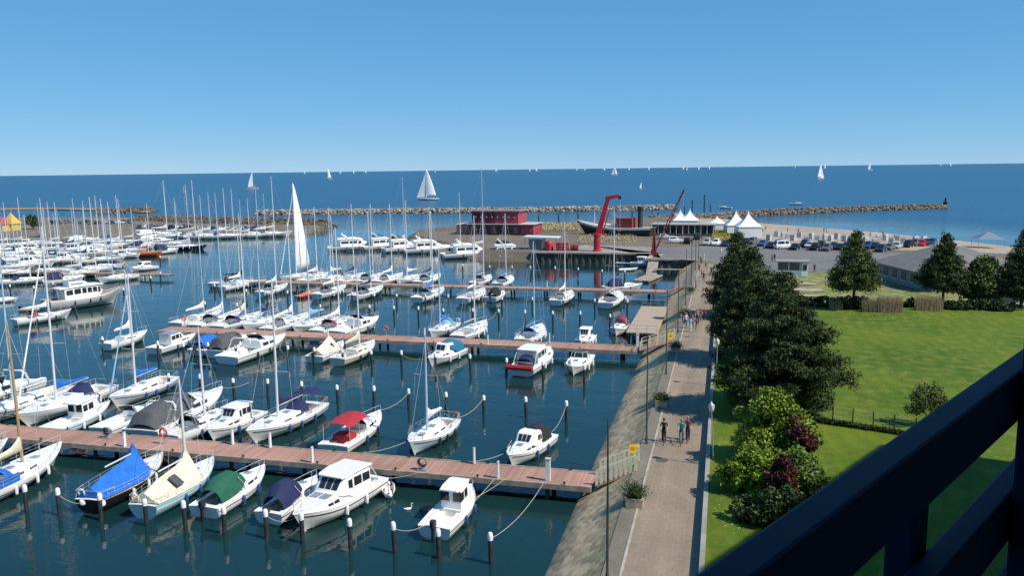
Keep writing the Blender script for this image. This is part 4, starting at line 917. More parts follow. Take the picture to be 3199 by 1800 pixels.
for i, (x, y, L_, c, h, a, lab) in enumerate((
    (-89.5, 137.0, 8.5, 'white', None, 10, 'white sailing boat at the far tip of the third pontoon'),
    (-79.3, 148.4, 10.5, 'white', None, 4, 'white sailing boat next to the yacht with hoisted mainsail'),
    (-75.4, 148.8, 10.5, 'white', 'grey', 186, 'white sailing boat with grey hood behind the third pontoon'),
    (-71.5, 149.0, 11, 'navy', None, 4, 'white sailing boat with navy sail cover and no hood behind the third pontoon'),
    (-67.6, 149.4, 11, 'teal', 'teal', 4, 'white sailing boat with dark teal hood behind the third pontoon'),
    (-63.6, 149.6, 11, 'white', 'white', 5, 'white sailing boat with white hood behind the third pontoon'),
    (-59.6, 150.0, 11.5, 'cream', None, 186, 'white sailing boat with cream sail cover behind the third pontoon'),
    (-55.6, 150.2, 10.5, 'navy', 'teal', 5, 'white sailing boat with navy sail cover behind the third pontoon'),
    (-44.8, 150.4, 9.5, None, 'black', 3, 'white boat with black sprayhood behind the third pontoon'),
    (-40.2, 150.0, 9.5, 'blue', 'navy', 2, 'white sailing boat with navy hood behind the third pontoon'))):
    b = sailing_boat(L_, boomc=cv[c] if c else None, hoodc=cv[h] if h else None, mh=L_ * 1.3, stripe=(None, stripe_blue, stripe_dark)[i % 3], detail=i % 2 == 0); b.done(lab, SB, x, y, a, GF)
b = cabin_boat(7.5, canvas=cv['navy'], ob=False); b.done('white motor boat with navy canopy between the third pontoon and the red crane', MBt, -17.2, 147.0, 60, GF)
b = sailing_boat(11, hm=white, boomc=cv['black'], hoodc=cv['black'], mh=13, stripe=stripe_dark); x, y = P(745, 898); b.done('white sailing boat with black sail cover and hood swinging off the pontoon tip', SB, x, y, 75, 'boats in the fairway')
# -- the trawler yacht and the boats round it
b = trawler_yacht(12.5); b.done('large trawler yacht with grey hull and white wheelhouse of tall windows', 'motor yacht', -103.4, 113.5, 22, 'boats in the fairway')
b = sailing_boat(8.5, hoodc=cv['plum'], boomc=cv['white'], mh=11, mastm=alublue); b.done('white sailing boat with plum red hood near the grey hulled trawler yacht', SB, -99.2, 100.5, 20, 'boats in the fairway')
b = dinghy_boat(5, canvas=cv['white']); x, y = P(8, 945); b.done('white covered dinghy near the edge of the side basin', 'boat', x, y, 40)
b = dinghy_boat(4.6, canvas=cv['pink'], hm=cream); b.done('small cream dinghy with pink cover behind the trawler yacht', 'boat', -108.5, 108.5, 70)
# -- big motor yachts along the earth bank
GG = 'motor yachts along the earth bank'
for i, (u, v, L_, a, can, lab) in enumerate((
    (1122, 782, 15.5, 62, None, 'large white flybridge motor yacht at the outer end of the earth bank'),
    (1205, 780, 12, 50, 'teal', 'white motor yacht with teal flybridge canvas along the earth bank'),
    (1262, 786, 11, 44, 'grey', 'white motor yacht with grey flybridge canvas along the earth bank'),
    (1350, 790, 14, 56, None, 'white motor yacht with dark stern opening along the earth bank'),
    (1480, 805, 14.5, 58, None, 'big white motor yacht with high flybridge nearest the kiosk on the bank'),
    (1600, 806, 12, 66, 'black', 'white motor yacht with black flybridge canvas next to the quay wall'))):
    b = flybridge_yacht(L_ * 1.12, canvas=cv[can] if can else None); x, y = P(u, v); b.done(lab, 'motor yacht', x, y, a, GG)
b = sailing_boat(10, boomc=cv['white'], hoodc=cv['navy'], mh=15, name='sailing_yacht'); x, y = P(1430, 800); b.done('white sailing boat with navy hood between the big motor yachts', SB, x, y, 50, GG)
b = sailing_boat(11, boomc=cv['white'], mh=19, mastm=alublue, name='sailing_yacht'); x, y = P(1255, 770); b.done('white yacht with very tall bluish mast behind the big motor yachts', SB, x, y, 50, GG)
b = sailing_boat(11, mh=21, boomc=cv['white'], name='sailing_yacht', mastm=alublue); x, y = P(1500, 788); b.done('white yacht with the tallest mast before the red building', SB, x, y, 55, GG)
b = dinghy_boat(6.5, hm=mat('hull_blue_grey', (.25, .36, .42), .4), ob=False, name='work_boat'); b.done('low blue grey work boat under the dark quay wall', 'boat', -20.5, 187.0, 100)
b = cabin_boat(6.4, roofm=white, hm=cream, ob=False); b.done('cream hulled cabin boat under the dark quay wall', MBt, -16.9, 184.6, 95)
b = dinghy_boat(4.6, canvas=None, ob=True); b.done('white open dinghy beside the ramp under the quay wall', 'boat', -19.6, 176.0, 60)

# -- crowded side basin and the far quay: prototypes and copies
proto = []
for L_, c, h, mm in ((10, 'white', 'navy', alu), (9, 'navy', None, alublue), (11, 'cream', 'grey', alu), (8.5, 'white', None, alublue)):
    b = sailing_boat(L_, boomc=cv[c], hoodc=cv[h] if h else None, mh=L_ * 1.28, mastm=mm, detail=False); proto.append(b.root)
mproto = [cabin_boat(7.5, roofm=white, ob=False, detail=False).root, sport_cruiser(9.5, canvas=cv['white'], detail=False).root, cabin_boat(7, canvas=cv['navy'], ob=False, detail=False).root, hardtop_cruiser(9, detail=False).root]
used = set()
def berth(kind, idx, x, y, az, label, cat, group, sc=1.0):
    src = (proto if kind == 's' else mproto)[idx]; key = (kind, idx)
    o = src if key not in used else copy_tree(src); used.add(key)
    place(o, x, y, az, 0, sc); tag(o, label, cat, group)
SL = ('white sailing boat with white sail cover and navy hood in the crowded side basin', 'white sailing boat with navy sail cover in the crowded side basin', 'white sailing boat with cream sail cover and grey hood in the crowded side basin', 'white sailing boat with plain white sail cover in the crowded side basin')
ML = ('white cabin boat with small wheelhouse in the crowded side basin', 'white motor cruiser with white canopy in the crowded side basin', 'white motor boat with navy canopy in the crowded side basin', 'white cabin cruiser with long hard top in the crowded side basin')
GS = 'boats in the crowded side basin'
R = random.Random(21)
for (u, v, k, i, a) in ((20, 800, 'm', 1, 70), (72, 792, 'm', 3, 65), (115, 786, 'm', 0, 70), (152, 788, 's', 0, 60), (198, 786, 'm', 2, 70), (225, 782, 's', 1, 60), (262, 780, 's', 2, 65), (28, 822, 's', 3, 60),
    (235, 806, 's', 3, 62), (296, 803, 'm', 1, 66), (340, 800, 's', 0, 60), (372, 796, 's', 2, 62), (412, 790, 's', 1, 60),
    (82, 888, 's', 0, 40), (200, 886, 'm', 2, 45), (285, 856, 's', 2, 65), (245, 866, 's', 3, 60), (366, 880, 's', 1, 195), (446, 846, 'm', 0, 200), (330, 842, 's', 3, 60), (410, 762, 's', 3, 60), (492, 764, 'm', 1, 66), (521, 792, 'm', 2, 20), (548, 770, 's', 1, 70), (10, 862, 's', 1, 40), (140, 858, 's', 2, 50), (105, 835, 'm', 3, 50), (170, 825, 's', 1, 55), (15, 775, 's', 0, 60), (60, 772, 's', 2, 60), (180, 768, 's', 3, 60), (300, 778, 's', 0, 60), (40, 812, 's', 1, 62), (95, 806, 'm', 1, 66), (130, 812, 's', 2, 60), (175, 804, 's', 0, 62), (212, 818, 'm', 3, 64), (262, 822, 's', 1, 60), (318, 822, 's', 2, 62), (55, 842, 's', 3, 50), (20, 842, 'm', 2, 55), (395, 806, 'm', 0, 64), (245, 790, 'm', 3, 62), (320, 786, 's', 3, 60), (365, 776, 's', 0, 60), (445, 778, 'm', 2, 64), (120, 765, 's', 1, 60), (90, 768, 'm', 0, 64), (230, 765, 's', 2, 60), (270, 764, 'm', 1, 66), (340, 764, 's', 1, 60), (460, 770, 's', 0, 62), (0, 828, 's', 2, 56)):
    x, y = P(u, v); berth(k, i, x, y, a + R.uniform(-5, 5), (SL if k == 's' else ML)[i], SB if k == 's' else MBt, GS, R.uniform(.92, 1.12))
FL = tuple(s_.replace('in the crowded side basin', 'along the boulder quay') for s_ in SL); FM = tuple(s_.replace('in the crowded side basin', 'along the boulder quay') for s_ in ML)
for (u, v, k, i, a) in ((455, 742, 'm', 3, 60), (485, 744, 'm', 1, 66), (512, 742, 's', 0, 60), (545, 746, 's', 3, 62), (575, 744, 's', 1, 60), (600, 745, 's', 2, 60), (625, 747, 's', 0, 62), (650, 747, 's', 3, 60), (672, 746, 's', 1, 60), (697, 746, 's', 0, 60), (722, 745, 's', 2, 62), (748, 744, 's', 3, 60), (772, 743, 's', 0, 60), (797, 742, 's', 1, 60), (822, 742, 's', 3, 60), (846, 741, 's', 2, 60)):
    x, y = P(u, v); berth(k, i, x, y, a + R.uniform(-6, 6), (FL if k == 's' else FM)[i], SB if k == 's' else MBt, 'boats along the far quay', R.uniform(.95, 1.4))
b = sailing_boat(9, hm=orangehull, mh=9, boomc=cv['orange'], wood=True, detail=False, cabin=orangehull); x, y = P(455, 802); b.done('orange hulled wooden boat in the side basin', SB, x, y, 72, GS)
b = sailing_boat(13, hm=navyhull, mh=17.5, boomc=cv['white'], name='sailing_yacht', rail=white); x, y = P(582, 780); b.done('navy hulled yacht with tall white mast at the mouth of the side basin', SB, x, y, 78, GS)

# -- sails far out on the sea
fs = [far_sailer(True).root, far_sailer(False).root]; fu = set()
for (u, v, h, i, lab) in ((2563, 560, 38, 0, 'white sailing boat under full sail, largest of those out at sea beyond the groyne'), (1920, 549, 26, 0, 'white sailing boat under sail on the sea behind the red crane'), (1026, 560, 28, 1, 'white sailing boat under sail on the sea above the hoisted mainsail'), (2003, 590, 14, 1, 'tiny white sailing boat with dark hull on the sea beyond the old ship'), (2576, 528, 20, 1, 'distant sailing boat on the horizon close to the largest sail'), (1336, 626, 82, 0, 'white sailing boat under full sail passing close outside the outer breakwater'), (789, 592, 42, 1, 'white sailing boat under sail behind the masts of the boulder quay'), (2718, 533, 22, 1, 'lone distant sailing boat on the horizon beyond the groyne'))+tuple((u, v, h, i, 'tiny distant white sail on the sea horizon') for (u, v, h, i) in ((953, 541, 9, 1), (1063, 541, 12, 0), (1104, 543, 14, 1), (1142, 540, 9, 1), (1551, 536, 12, 0), (1676, 535, 14, 0), (1803, 532, 8, 1), (1828, 533, 14, 1), (1888, 530, 9, 0), (1966, 532, 14, 1), (2028, 532, 14, 1), (2135, 529, 8, 0), (2147, 533, 10, 1), (2184, 531, 12, 1), (2215, 530, 14, 1), (2940, 520, 14, 1), (2970, 512, 8, 0), (2485, 517, 6, 1), (1655, 531, 7, 0), (1360, 536, 7, 1))):
    hz = 547 - .0125 * u; vb = max(v, hz + 9.0); x, y = P(u, vb)
    d_ = math.hypot(x, y); sc = h * 1.2 * d_ / FPX / 14.0
    o = fs[i] if i not in fu else copy_tree(fs[i]); fu.add(i); place(o, x, y, R.choice((55, -125, 70, -110, 45)) + R.uniform(-10, 10), 0, max(.5, min(2.6, sc))); tag(o, lab, SB, 'sails out on the sea')
b = cabin_boat(8, ob=False, detail=False, name='motor_boat'); x, y = P(2488, 640); b.done('white motor boat passing outside the rock groyne', MBt, x, y, 100)
b = cabin_boat(7, ob=False, detail=False, name='motor_boat'); x, y = P(2266, 652); b.done('white speedboat running in past the harbour entrance posts', MBt, x, y, -80)
# ================================================================== TREES AND PLANTS
bark = mat('bark', (.085, .06, .042), .9, var=.3, vscale=6, bump=.6)
needle = mat('pine_needles', (.045, .068, .020), .75, var=.45, vscale=.55, island=.45, spec=.25)
needle2 = mat('pine_needles_light', (.072, .10, .024), .75, var=.4, vscale=.6, island=.45, spec=.25)
leaf_y = mat('spring_leaves', (.15, .225, .016), .6, var=.35, vscale=.9, island=.4, spec=.3)
leaf_d = mat('dark_leaves', (.04, .07, .016), .6, var=.4, vscale=.9, island=.4, spec=.3)
leaf_r = mat('red_leaves', (.085, .022, .018), .6, var=.4, vscale=.9, island=.45, spec=.3)
leaf_w = mat('willow_leaves', (.085, .115, .025), .65, var=.35, vscale=.6, island=.35, spec=.3)
def leaf_quads(C, size, asp=.55, seed=0, up=0.0):
    g = np.random.default_rng(seed); n = len(C); d = g.normal(size=(n, 3)); d[:, 2] += up; d /= np.linalg.norm(d, axis=1)[:, None]
    r = g.normal(size=(n, 3)); a = np.cross(d, r); a /= np.linalg.norm(a, axis=1)[:, None]
    s = size * g.uniform(.6, 1.4, (n, 1)); A = d * s; B = a * s * asp
    V = np.stack([C - A * .5, C + B * .5, C + A * .5, C - B * .5], 1).reshape(-1, 3); F = np.arange(4 * n).reshape(n, 4); return V, F
def pine(label, x, y, z, H, Rm, n=24000, seed=1, m=None, size=.34, low=.06, shape=1.25, bare=0.0):
    g = np.random.default_rng(seed); e = empty('pine_tree', (x, y, z)); tag(e, label, 'tree', 'pines on the lawn')
    tr = MB(); lean = g.uniform(-.03, .03, 2) * H
    tr.tube([(lean[0] * f, lean[1] * f, H * f - .2) for f in (0, .15, .4, .7, .97)], [H * .022, H * .018, H * .013, H * .007, .02], 8)
    C = []; wt = []
    lev = int(H * 1.9)
    for k in range(lev):
        f = bare + (1 - bare) * (low + (1 - low) * (k + .5) / lev); zb = H * f
        ff = (f - bare) / (1 - bare)
        rr = Rm * (1 - ff ** shape) * (.55 + .45 * min(1, ff / .18)) + .25
        nb = 8 if ff < .7 else 5
        for j in range(nb):
            th = 2 * PI * j / nb + k * 1.1 + g.uniform(-.35, .35); L_ = rr * g.uniform(.80, 1.06); rise = L_ * g.uniform(-.02, .30)
            end = np.array([math.cos(th) * L_, math.sin(th) * L_, zb + rise])
            st = np.array([lean[0] * f, lean[1] * f, zb])
            tr.tube([st, st * .5 + end * .5 + np.array([0, 0, -.05 * L_]), end], [max(.02, H * .007 * (1 - f)), .025, .012], 5)
            nc = max(2, int(L_ / .62))
            for q in range(nc):
                s_ = .34 + .66 * (q + .5) / nc; p = st + (end - st) * s_ + g.normal(size=3) * .16
                C.append(np.append(p, .34 + .30 * (1 - ff) * g.uniform(.6, 1.2)))
    for k in range(5): C.append(np.array([lean[0], lean[1], H * (.93 + .015 * k), .28 - .03 * k]))
    C = np.array(C); w_ = C[:, 3] ** 2; n = int(n * 1.4); idx = g.choice(len(C), n, p=w_ / w_.sum())
    d = g.normal(size=(n, 3)); d /= np.linalg.norm(d, axis=1)[:, None]; d *= (g.random((n, 1)) ** .45); d[:, 2] *= .55
    pts = C[idx, :3] + d * C[idx, 3:4] * 1.5
    tr.build('trunk', bark, e, 60); V, F = leaf_quads(pts, size * 1.1, .24, seed, .35); obj('crown', np_mesh('crown', V, F, m or needle), e); return e
def shrub(name, label, x, y, z, blobs, n, m, seed=1, size=.2, stems=5, cat='bush', group=None, asp=.6):
    g = np.random.default_rng(seed); e = empty(name, (x, y, z)); tag(e, label, cat, group)
    sub = []
    for (bx, by, bz, br) in blobs:
        for k in range(16):
            d = g.normal(size=3); d /= np.linalg.norm(d); sub.append([bx + d[0] * br * .72, by + d[1] * br * .72, max(.15, bz + d[2] * br * .72), br * g.uniform(.26, .48)])
    sub = np.array(sub); w_ = sub[:, 3] ** 2; idx = g.choice(len(sub), n, p=w_ / w_.sum())
    d = g.normal(size=(n, 3)); d /= np.linalg.norm(d, axis=1)[:, None]; d *= g.random((n, 1)) ** .4
    pts = sub[idx, :3] + d * sub[idx, 3:4] * 1.1; pts[:, 2] = np.maximum(pts[:, 2], .03)
    tr = MB()
    for k in range(stems):
        s_ = sub[g.integers(len(sub))]; b0 = g.uniform(-.2, .2, 2); tr.tube([(b0[0], b0[1], -.1), (b0[0] + s_[0] * .35, b0[1] + s_[1] * .35, s_[2] * .5), (s_[0], s_[1], s_[2])], [.07, .05, .015], 6)
    tr.build('trunk', bark, e, 60); V, F = leaf_quads(pts, size, asp, seed); obj('crown', np_mesh('crown', V, F, m), e); return e
LZ = 2.84
pine('broad dark pine by the promenade, lowest branches over the spring green bush', 4.6, 66.0, LZ, 11.0, 5.0, 56000, 1, needle, .30, .03, 1.75)
pine('dark pine in the promenade row between two others', 2.9, 84.0, LZ, 11.2, 4.5, 34000, 2, needle, .34, .03, 1.55)
pine('slender dark pine at the parking end of the promenade row', 1.9, 110.5, LZ, 10.6, 4.0, 16000, 3, needle, .42, .04, 1.4)
pine('pine with a bare lower trunk before the parked cars', 17.2, 117.0, LZ, 10.4, 3.9, 12000, 4, needle2, .42, .02, 1.0, .22)
pine('dark rounded pine before the grey roofed house', 29.0, 120.5, LZ, 9.8, 3.8, 12000, 5, needle, .42, .02, .9, .22)
pine('dark pine beside the white caravan', 38.8, 121.5, LZ, 10.4, 4.0, 12000, 6, needle, .42, .02, 1.0, .12)
shrub('willow_tree', 'yellow green willow between two dark pines', 34.0, 121.5, LZ, [(0, 0, 3.6, 2.4), (-1.2, .2, 2.4, 1.7), (1.3, 0, 2.6, 1.8), (0, 0, 5.2, 1.8)], 9000, leaf_w, 7, .36, cat='tree')
shrub('deciduous_bush', 'tall spring green bush in front of the broad pine', 3.3, 54.2, LZ, [(0, 0, 2.6, 2.0), (-1.5, .4, 2.0, 1.5), (1.6, -.2, 2.0, 1.6), (.2, .2, 3.9, 1.2), (-.8, -1, 1.4, 1.3), (1.2, -1.3, 1.3, 1.3)], 17000, leaf_y, 8, .21)
shrub('deciduous_bush', 'low spring green bush beside the lower dark red shrub', 1.9, 48.8, LZ, [(0, 0, 1.6, 1.5), (-1.0, -.6, 1.1, 1.0), (1.2, .5, 1.4, 1.3), (.6, -1.3, 1.0, 1.1)], 11000, leaf_y, 9, .2)
shrub('deciduous_bush', 'mid green bush under the balcony rail line', 4.4, 48.8, LZ, [(0, 0, 1.5, 1.4), (.9, -1.2, 1.1, 1.1), (-.5, -1.8, .9, 1.0)], 9000, mat('mid_leaves', (.10, .17, .016), .6, var=.35, vscale=.9, island=.4), 19, .2)
shrub('red_shrub', 'dark red shrub at the top of the spring green bush', 4.9, 52.9, LZ, [(0, 0, 2.5, .95), (.5, -.3, 2.0, .7)], 4000, leaf_r, 10, .18)
shrub('red_shrub', 'dark red shrub low beside the green bushes', 3.5, 46.7, LZ, [(0, 0, 1.5, .9), (.2, .1, 2.2, .7), (-.3, 0, .8, .7)], 5000, leaf_r, 11, .18)
shrub('deciduous_bush', 'dark bush in the shade below the red shrub', 2.6, 44.0, LZ, [(0, 0, .9, 1.1), (1.2, .3, .9, 1.0), (-1.1, .3, .7, .8)], 7000, leaf_d, 12, .19)
shrub('sapling_tree', 'loose young tree on the open lawn before the balcony rail', *P(2895, 1335, LZ), LZ, [(0, 0, 2.1, 1.2), (-.9, .2, 1.6, .8), (1.0, 0, 1.8, .9)], 2600, leaf_w, 13, .17, 7, 'tree')
shrub('low_bush', 'dark low bush at the foot of the bare trunked pine', 15.3, 116.2, LZ, [(0, 0, .7, 1.0), (1.4, 0, .8, 1.0), (2.8, .2, .9, 1.1)], 4000, leaf_d, 14, .28)
for i, (u, v, lab) in enumerate(((2990, 968, 'dark low bush in the border before the willow'), (3060, 968, 'dark low bush in the border before the white caravan'), (3125, 972, 'dark low bush in front of the white caravan'), (2855, 962, 'dark low bush between two clumps of dry reed'), (2500, 955, 'dark low bush beside the broad pines'), (2575, 958, 'dark low bush before the sandy patch'))):
    x, y = P(u, v, LZ); shrub('low_bush', lab, x, y, LZ, [(0, 0, .55, .9), (1.0, 0, .5, .8), (-.9, .1, .5, .8)], 2200, leaf_d, 30 + i, .28, 3, group='bushes in the border')
# dry reed clumps
m_reed = [mat('reed_tan', (.36, .24, .14), .9, var=.2, vscale=2, island=.3), mat('reed_olive', (.24, .21, .10), .9, var=.2, vscale=2, island=.3)]
for i, (u, v, wd, h, k, lab) in enumerate(((2725, 976, 2.6, 1.9, 1, 'olive dry reed clump beside the pinkish one'), (2778, 978, 3.0, 2.3, 0, 'tall pinkish dry reed clump at the lawn edge'), (2900, 972, 3.2, 2.1, 0, 'pinkish dry reed clump under the rounded pine'), (2610, 966, 1.6, 1.6, 1, 'small olive reed clump near the bare trunked pine'))):
    g = np.random.default_rng(50 + i); x, y = P(u, v, LZ); mb = MB()
    for q in range(900):
        bx, by = g.uniform(-wd / 2, wd / 2), g.uniform(-.7, .7); hh = h * g.uniform(.7, 1.1); lx, ly = g.normal(0, .12, 2)
        mb.add([(bx - .03, by, 0), (bx + .03, by, 0), (bx + lx, by + ly, hh)], [(0, 1, 2)])
    tag(mb.build('reed_clump', m_reed[k], None, None, (x, y, LZ)), lab, 'reeds', 'reed clumps in the border')
# grass tufts
def tufts():
    g = np.random.default_rng(77); n = 12000; x = g.uniform(-.3, 16, n); y = 36 + 60 * g.random(n) ** 1.6; s = g.uniform(.04, .09, n)
    th = g.uniform(0, PI, n); C = np.stack([x, y, np.full(n, 2.86)], 1) ; a = np.stack([np.cos(th), np.sin(th), 0 * th], 1) * (s * .35)[:, None]
    t = C + np.stack([g.normal(0, .03, n), g.normal(0, .03, n), s], 1)
    V = np.stack([C - a, C + a, t], 1).reshape(-1, 3); V[:, 2] -= .03; F = np.arange(3 * n).reshape(n, 3)
    o = obj('grass', np_mesh('grass', V, F, mat('grass_blades', (.12, .17, .014), .7, island=.5, spec=.2))); o['kind'] = 'stuff'; tag(o, 'tufts of bright grass on the lawn', 'grass')
tufts()
# lawn fence and a strip of dark leaves put in for the shadow of a lawn step
f0, f1 = Vector((*P(2540, 1318, LZ), LZ)), Vector((*P(3000, 1392, LZ), LZ))
fe = empty('wire_fence', f0); tag(fe, 'thin wire fence with dark posts crossing the lawn', 'fence'); fd = f1 - f0; fl = fd.length; fu_ = fd / fl
pm = MB().lathe([(.045, -.1), (.045, 1.45), (.02, 1.48)], 6).mesh('post', mat('fence_post', (.035, .04, .03), .7))
for i in range(8): obj('post', pm, fe, tuple(fu_ * (fl * i / 7)))
for h in (.35, .7, 1.05, 1.4):
    wv = MB(); wv.tube([(0, 0, h), tuple(fd + Vector((0, 0, h)))], .009, 4); wv.build('wire', steel, fe)
hg = np.random.default_rng(9); pts = np.stack([hg.uniform(0, 1, 6000), hg.normal(0, .13, 6000), hg.uniform(0.02, .42, 6000)], 1)
pq = Vector((-fu_.y, fu_.x, 0)); W3 = np.array(f0)[None] + pts[:, :1] * np.array(fd)[None] + pts[:, 1:2] * np.array(pq)[None] + np.array([0, 0, 1.])[None] * pts[:, 2:3]
V, F = leaf_quads(W3, .13, .6, 4); tag(obj('shadow_line_leaves', np_mesh('shadow_line_leaves', V, F, leaf_d)), 'low strip of dark leaves put in for a shadow line along the wire fence', 'shadow strip')

# ================================================================== THE HOTEL BALCONY WE STAND ON
AZ = rad(29.0); D2 = Vector((math.sin(AZ), math.cos(AZ), 0)); N2 = Vector((math.cos(AZ), -math.sin(AZ), 0))
def sc_box(mb, s0, s1, c0, c1, z0, z1):
    q = [D2 * s + N2 * c for s, c in ((s0, c0), (s1, c0), (s1, c1), (s0, c1))]
    mb.add([(p.x, p.y, z0) for p in q] + [(p.x, p.y, z1) for p in q], [(0, 3, 2, 1), (4, 5, 6, 7), (0, 1, 5, 4), (1, 2, 6, 5), (2, 3, 7, 6), (3, 0, 4, 7)]); return mb
plaster = mat('plaster_white', (.62, .60, .56), .9, var=.06, vscale=.4, bump=.2); m_slab = mat('balcony_concrete', (.38, .37, .35), .9, var=.1)
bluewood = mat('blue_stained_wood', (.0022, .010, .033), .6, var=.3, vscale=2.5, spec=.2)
hb = MB(); sc_box(hb, -34, 62.5, 1.35, 14, 2.2, 26.2); ho = tag(hb.build('hotel_building', plaster), 'tall hotel block with balconies above the lawn', 'building')
fz = HC - 1.52
for k in range(-6, 3):
    z = fz + 2.75 * k
    if z < 3 or z > 25.6: continue
    s_ = MB(); sc_box(s_, -33, 62, -.56, 1.345, z - .2, z); s_.build('balcony_slab', m_slab, ho)
    for s0 in range(-30, 58, 6):
        if abs(s0 - 0) > 3 or k != 0:
            g_ = MB(); sc_box(g_, s0 + .8, s0 + 3.6, 1.30, 1.36, z + .05, z + 2.2); g_.build('balcony_door', glass, ho)
    if k not in (0,):
        for h in (.25, .47, .69, .91):
            r_ = MB(); sc_box(r_, -33, 62, -.55, -.49, z + h, z + h + .13); r_.build('balcony_board', bluewood, ho)
for s0 in (-3.4, 4.3): 
    p_ = MB(); sc_box(p_, s0, s0 + .14, -.42, 1.33, fz, fz + 2.52); p_.build('partition_wall', plaster, ho)
rl = empty('balcony_railing', tuple(D2 * 1.0 + N2 * -.467 + Vector((0, 0, fz)))); tag(rl, 'dark blue wooden balcony railing boards in deep shade', 'railing')
O = Vector(rl.location)
def rpart(name, s0, s1, c0, c1, z0, z1, bev=.008):
    mb = MB(); sc_box(mb, s0, s1, c0, c1, z0, z1); mb.v = [tuple(Vector(p) - O) for p in mb.v]; o = mb.build(name, bluewood, rl)
    bv = o.modifiers.new('b', 'BEVEL'); bv.width = bev; bv.segments = 2
for i, dz in enumerate((.50, .81, 1.12)):
    rpart('board', -3.2, 4.25, -.497, -.437, HC - dz - .13, HC - dz)
for s0 in (-1.2, .35, 1.72): rpart('post', s0, s0 + .09, -.56, -.50, HC - 1.51, HC - .64)
rpart('corner_post', 2.235, 2.33, -.436, -.35, HC - 1.51, HC + 1.0)

# ================================================================== PROMENADE FURNITURE
m_pole = mat('pole_dark', (.05, .06, .05), .5); m_lamp = mat('lamp_white', (.75, .76, .76), .4); m_zinc = mat('galvanised', (.38, .40, .40), .5, metal=.4)
pmesh = MB().tube([(0, 0, 0), (0, 0, 4), (0, 0, 8.1)], [.065, .055, .035], 8).mesh('shaft', m_pole, 40); fmesh = MB().lathe([(.16, 0), (.16, .05), (.09, .09), (.09, .5), (.07, .54)], 8).mesh('base', m_pole, 40)
for i in range(8):
    e = empty('flag_pole', (-4.95, 36.6 + 20.5 * i, GZ)); tag(e, 'tall thin dark pole on the kerb strip of the promenade', 'pole', 'thin poles along the promenade'); obj('shaft', pmesh, e); obj('base', fmesh, e)
lm = MB().tube([(0, 0, 0), (0, 0, 3.3)], [.05, .035], 8).mesh('shaft', m_zinc, 40); lg = MB().lathe([(.05, 3.25), (.13, 3.34), (.2, 3.6), (.19, 3.68), (.06, 3.7)], 10).mesh('globe', m_lamp, 40); lc = MB().lathe([(.22, 3.68), (.21, 3.74), (.08, 3.86), (.03, 3.98)], 10).mesh('hood', m_zinc, 40)
for i, y in enumerate((53.5, 74.2, 95.0, 116, 137, 158)):
    e = empty('street_lamp', (-.26, y, 2.84)); tag(e, 'short grey lamp post with white lantern behind the low wall', 'street lamp', 'lamps along the low wall'); obj('shaft', lm, e); obj('globe', lg, e); obj('hood', lc, e)
    if i == 0: e.rotation_euler = (0, rad(-3.2), 0)
m_plant = mat('planter_stone', (.46, .37, .28), .85, var=.15, vscale=3, bump=.3)
def ring_box(w_, d_, h, t, m):
    mb = MB(); mb.add([(-w_, -d_, 0), (w_, -d_, 0), (w_, d_, 0), (-w_, d_, 0), (-w_ * 1.06, -d_ * 1.06, h), (w_ * 1.06, -d_ * 1.06, h), (w_ * 1.06, d_ * 1.06, h), (-w_ * 1.06, d_ * 1.06, h), (-w_ + t, -d_ + t, h), (w_ - t, -d_ + t, h), (w_ - t, d_ - t, h), (-w_ + t, d_ - t, h), (-w_ + t, -d_ + t, h - .12), (w_ - t, -d_ + t, h - .12), (w_ - t, d_ - t, h - .12), (-w_ + t, d_ - t, h - .12)],
        [(0, 1, 5, 4), (1, 2, 6, 5), (2, 3, 7, 6), (3, 0, 4, 7), (4, 5, 9, 8), (5, 6, 10, 9), (6, 7, 11, 10), (7, 4, 8, 11), (8, 9, 13, 12), (9, 10, 14, 13), (10, 11, 15, 14), (11, 8, 12, 15), (12, 13, 14, 15)]); return mb.mesh('box', m)
pbox = ring_box(.48, .48, .55, .08, m_plant); soil = MB().box(-.42, .42, -.42, .42, .3, .46).mesh('soil', mat('soil', (.05, .035, .025), .95))
for i, y in enumerate((46.0, 66.8, 87.5, 108.3, 129)):
    e = empty('planter', (-4.62, y, GZ + .02)); lab = ('square stone planter with a bushy plant near the gangway rails', 'square stone planter with sparse twigs on the promenade', 'square stone planter with dry grass by the yellow sign', 'square stone planter on the promenade beyond the timber platform', 'square stone planter near the strolling group')[i]; tag(e, lab, 'planter', 'planters along the promenade'); obj('box', pbox, e); obj('soil', soil, e)
    g = np.random.default_rng(90 + i); pts = g.normal(size=(1500, 3)) * np.array([.3, .3, .22]) + np.array([0, 0, .85 if i == 0 else .72]); pts[:, 2] = np.maximum(pts[:, 2], .48); V, F = leaf_quads(pts, .13, .5, i, .8); obj('plant', np_mesh('plant', V, F, leaf_d if i == 0 else leaf_w), e)
# shadow of the lamp head, laid on the paving as a dark disc
shd_ = MB(); shd_.lathe([(.42, GZ + .021), (.42, GZ + .03), (.36, GZ + .032), (.02, GZ + .032)], 14); tag(shd_.build('lamp_shadow_disc', mat('shadow_disc_dark', (.09, .08, .07), .7), None, None, (*P(2068, 1440, GZ), 0)), 'dark disc laid as painted shadow of the lamp head on the promenade', 'painted shadow')
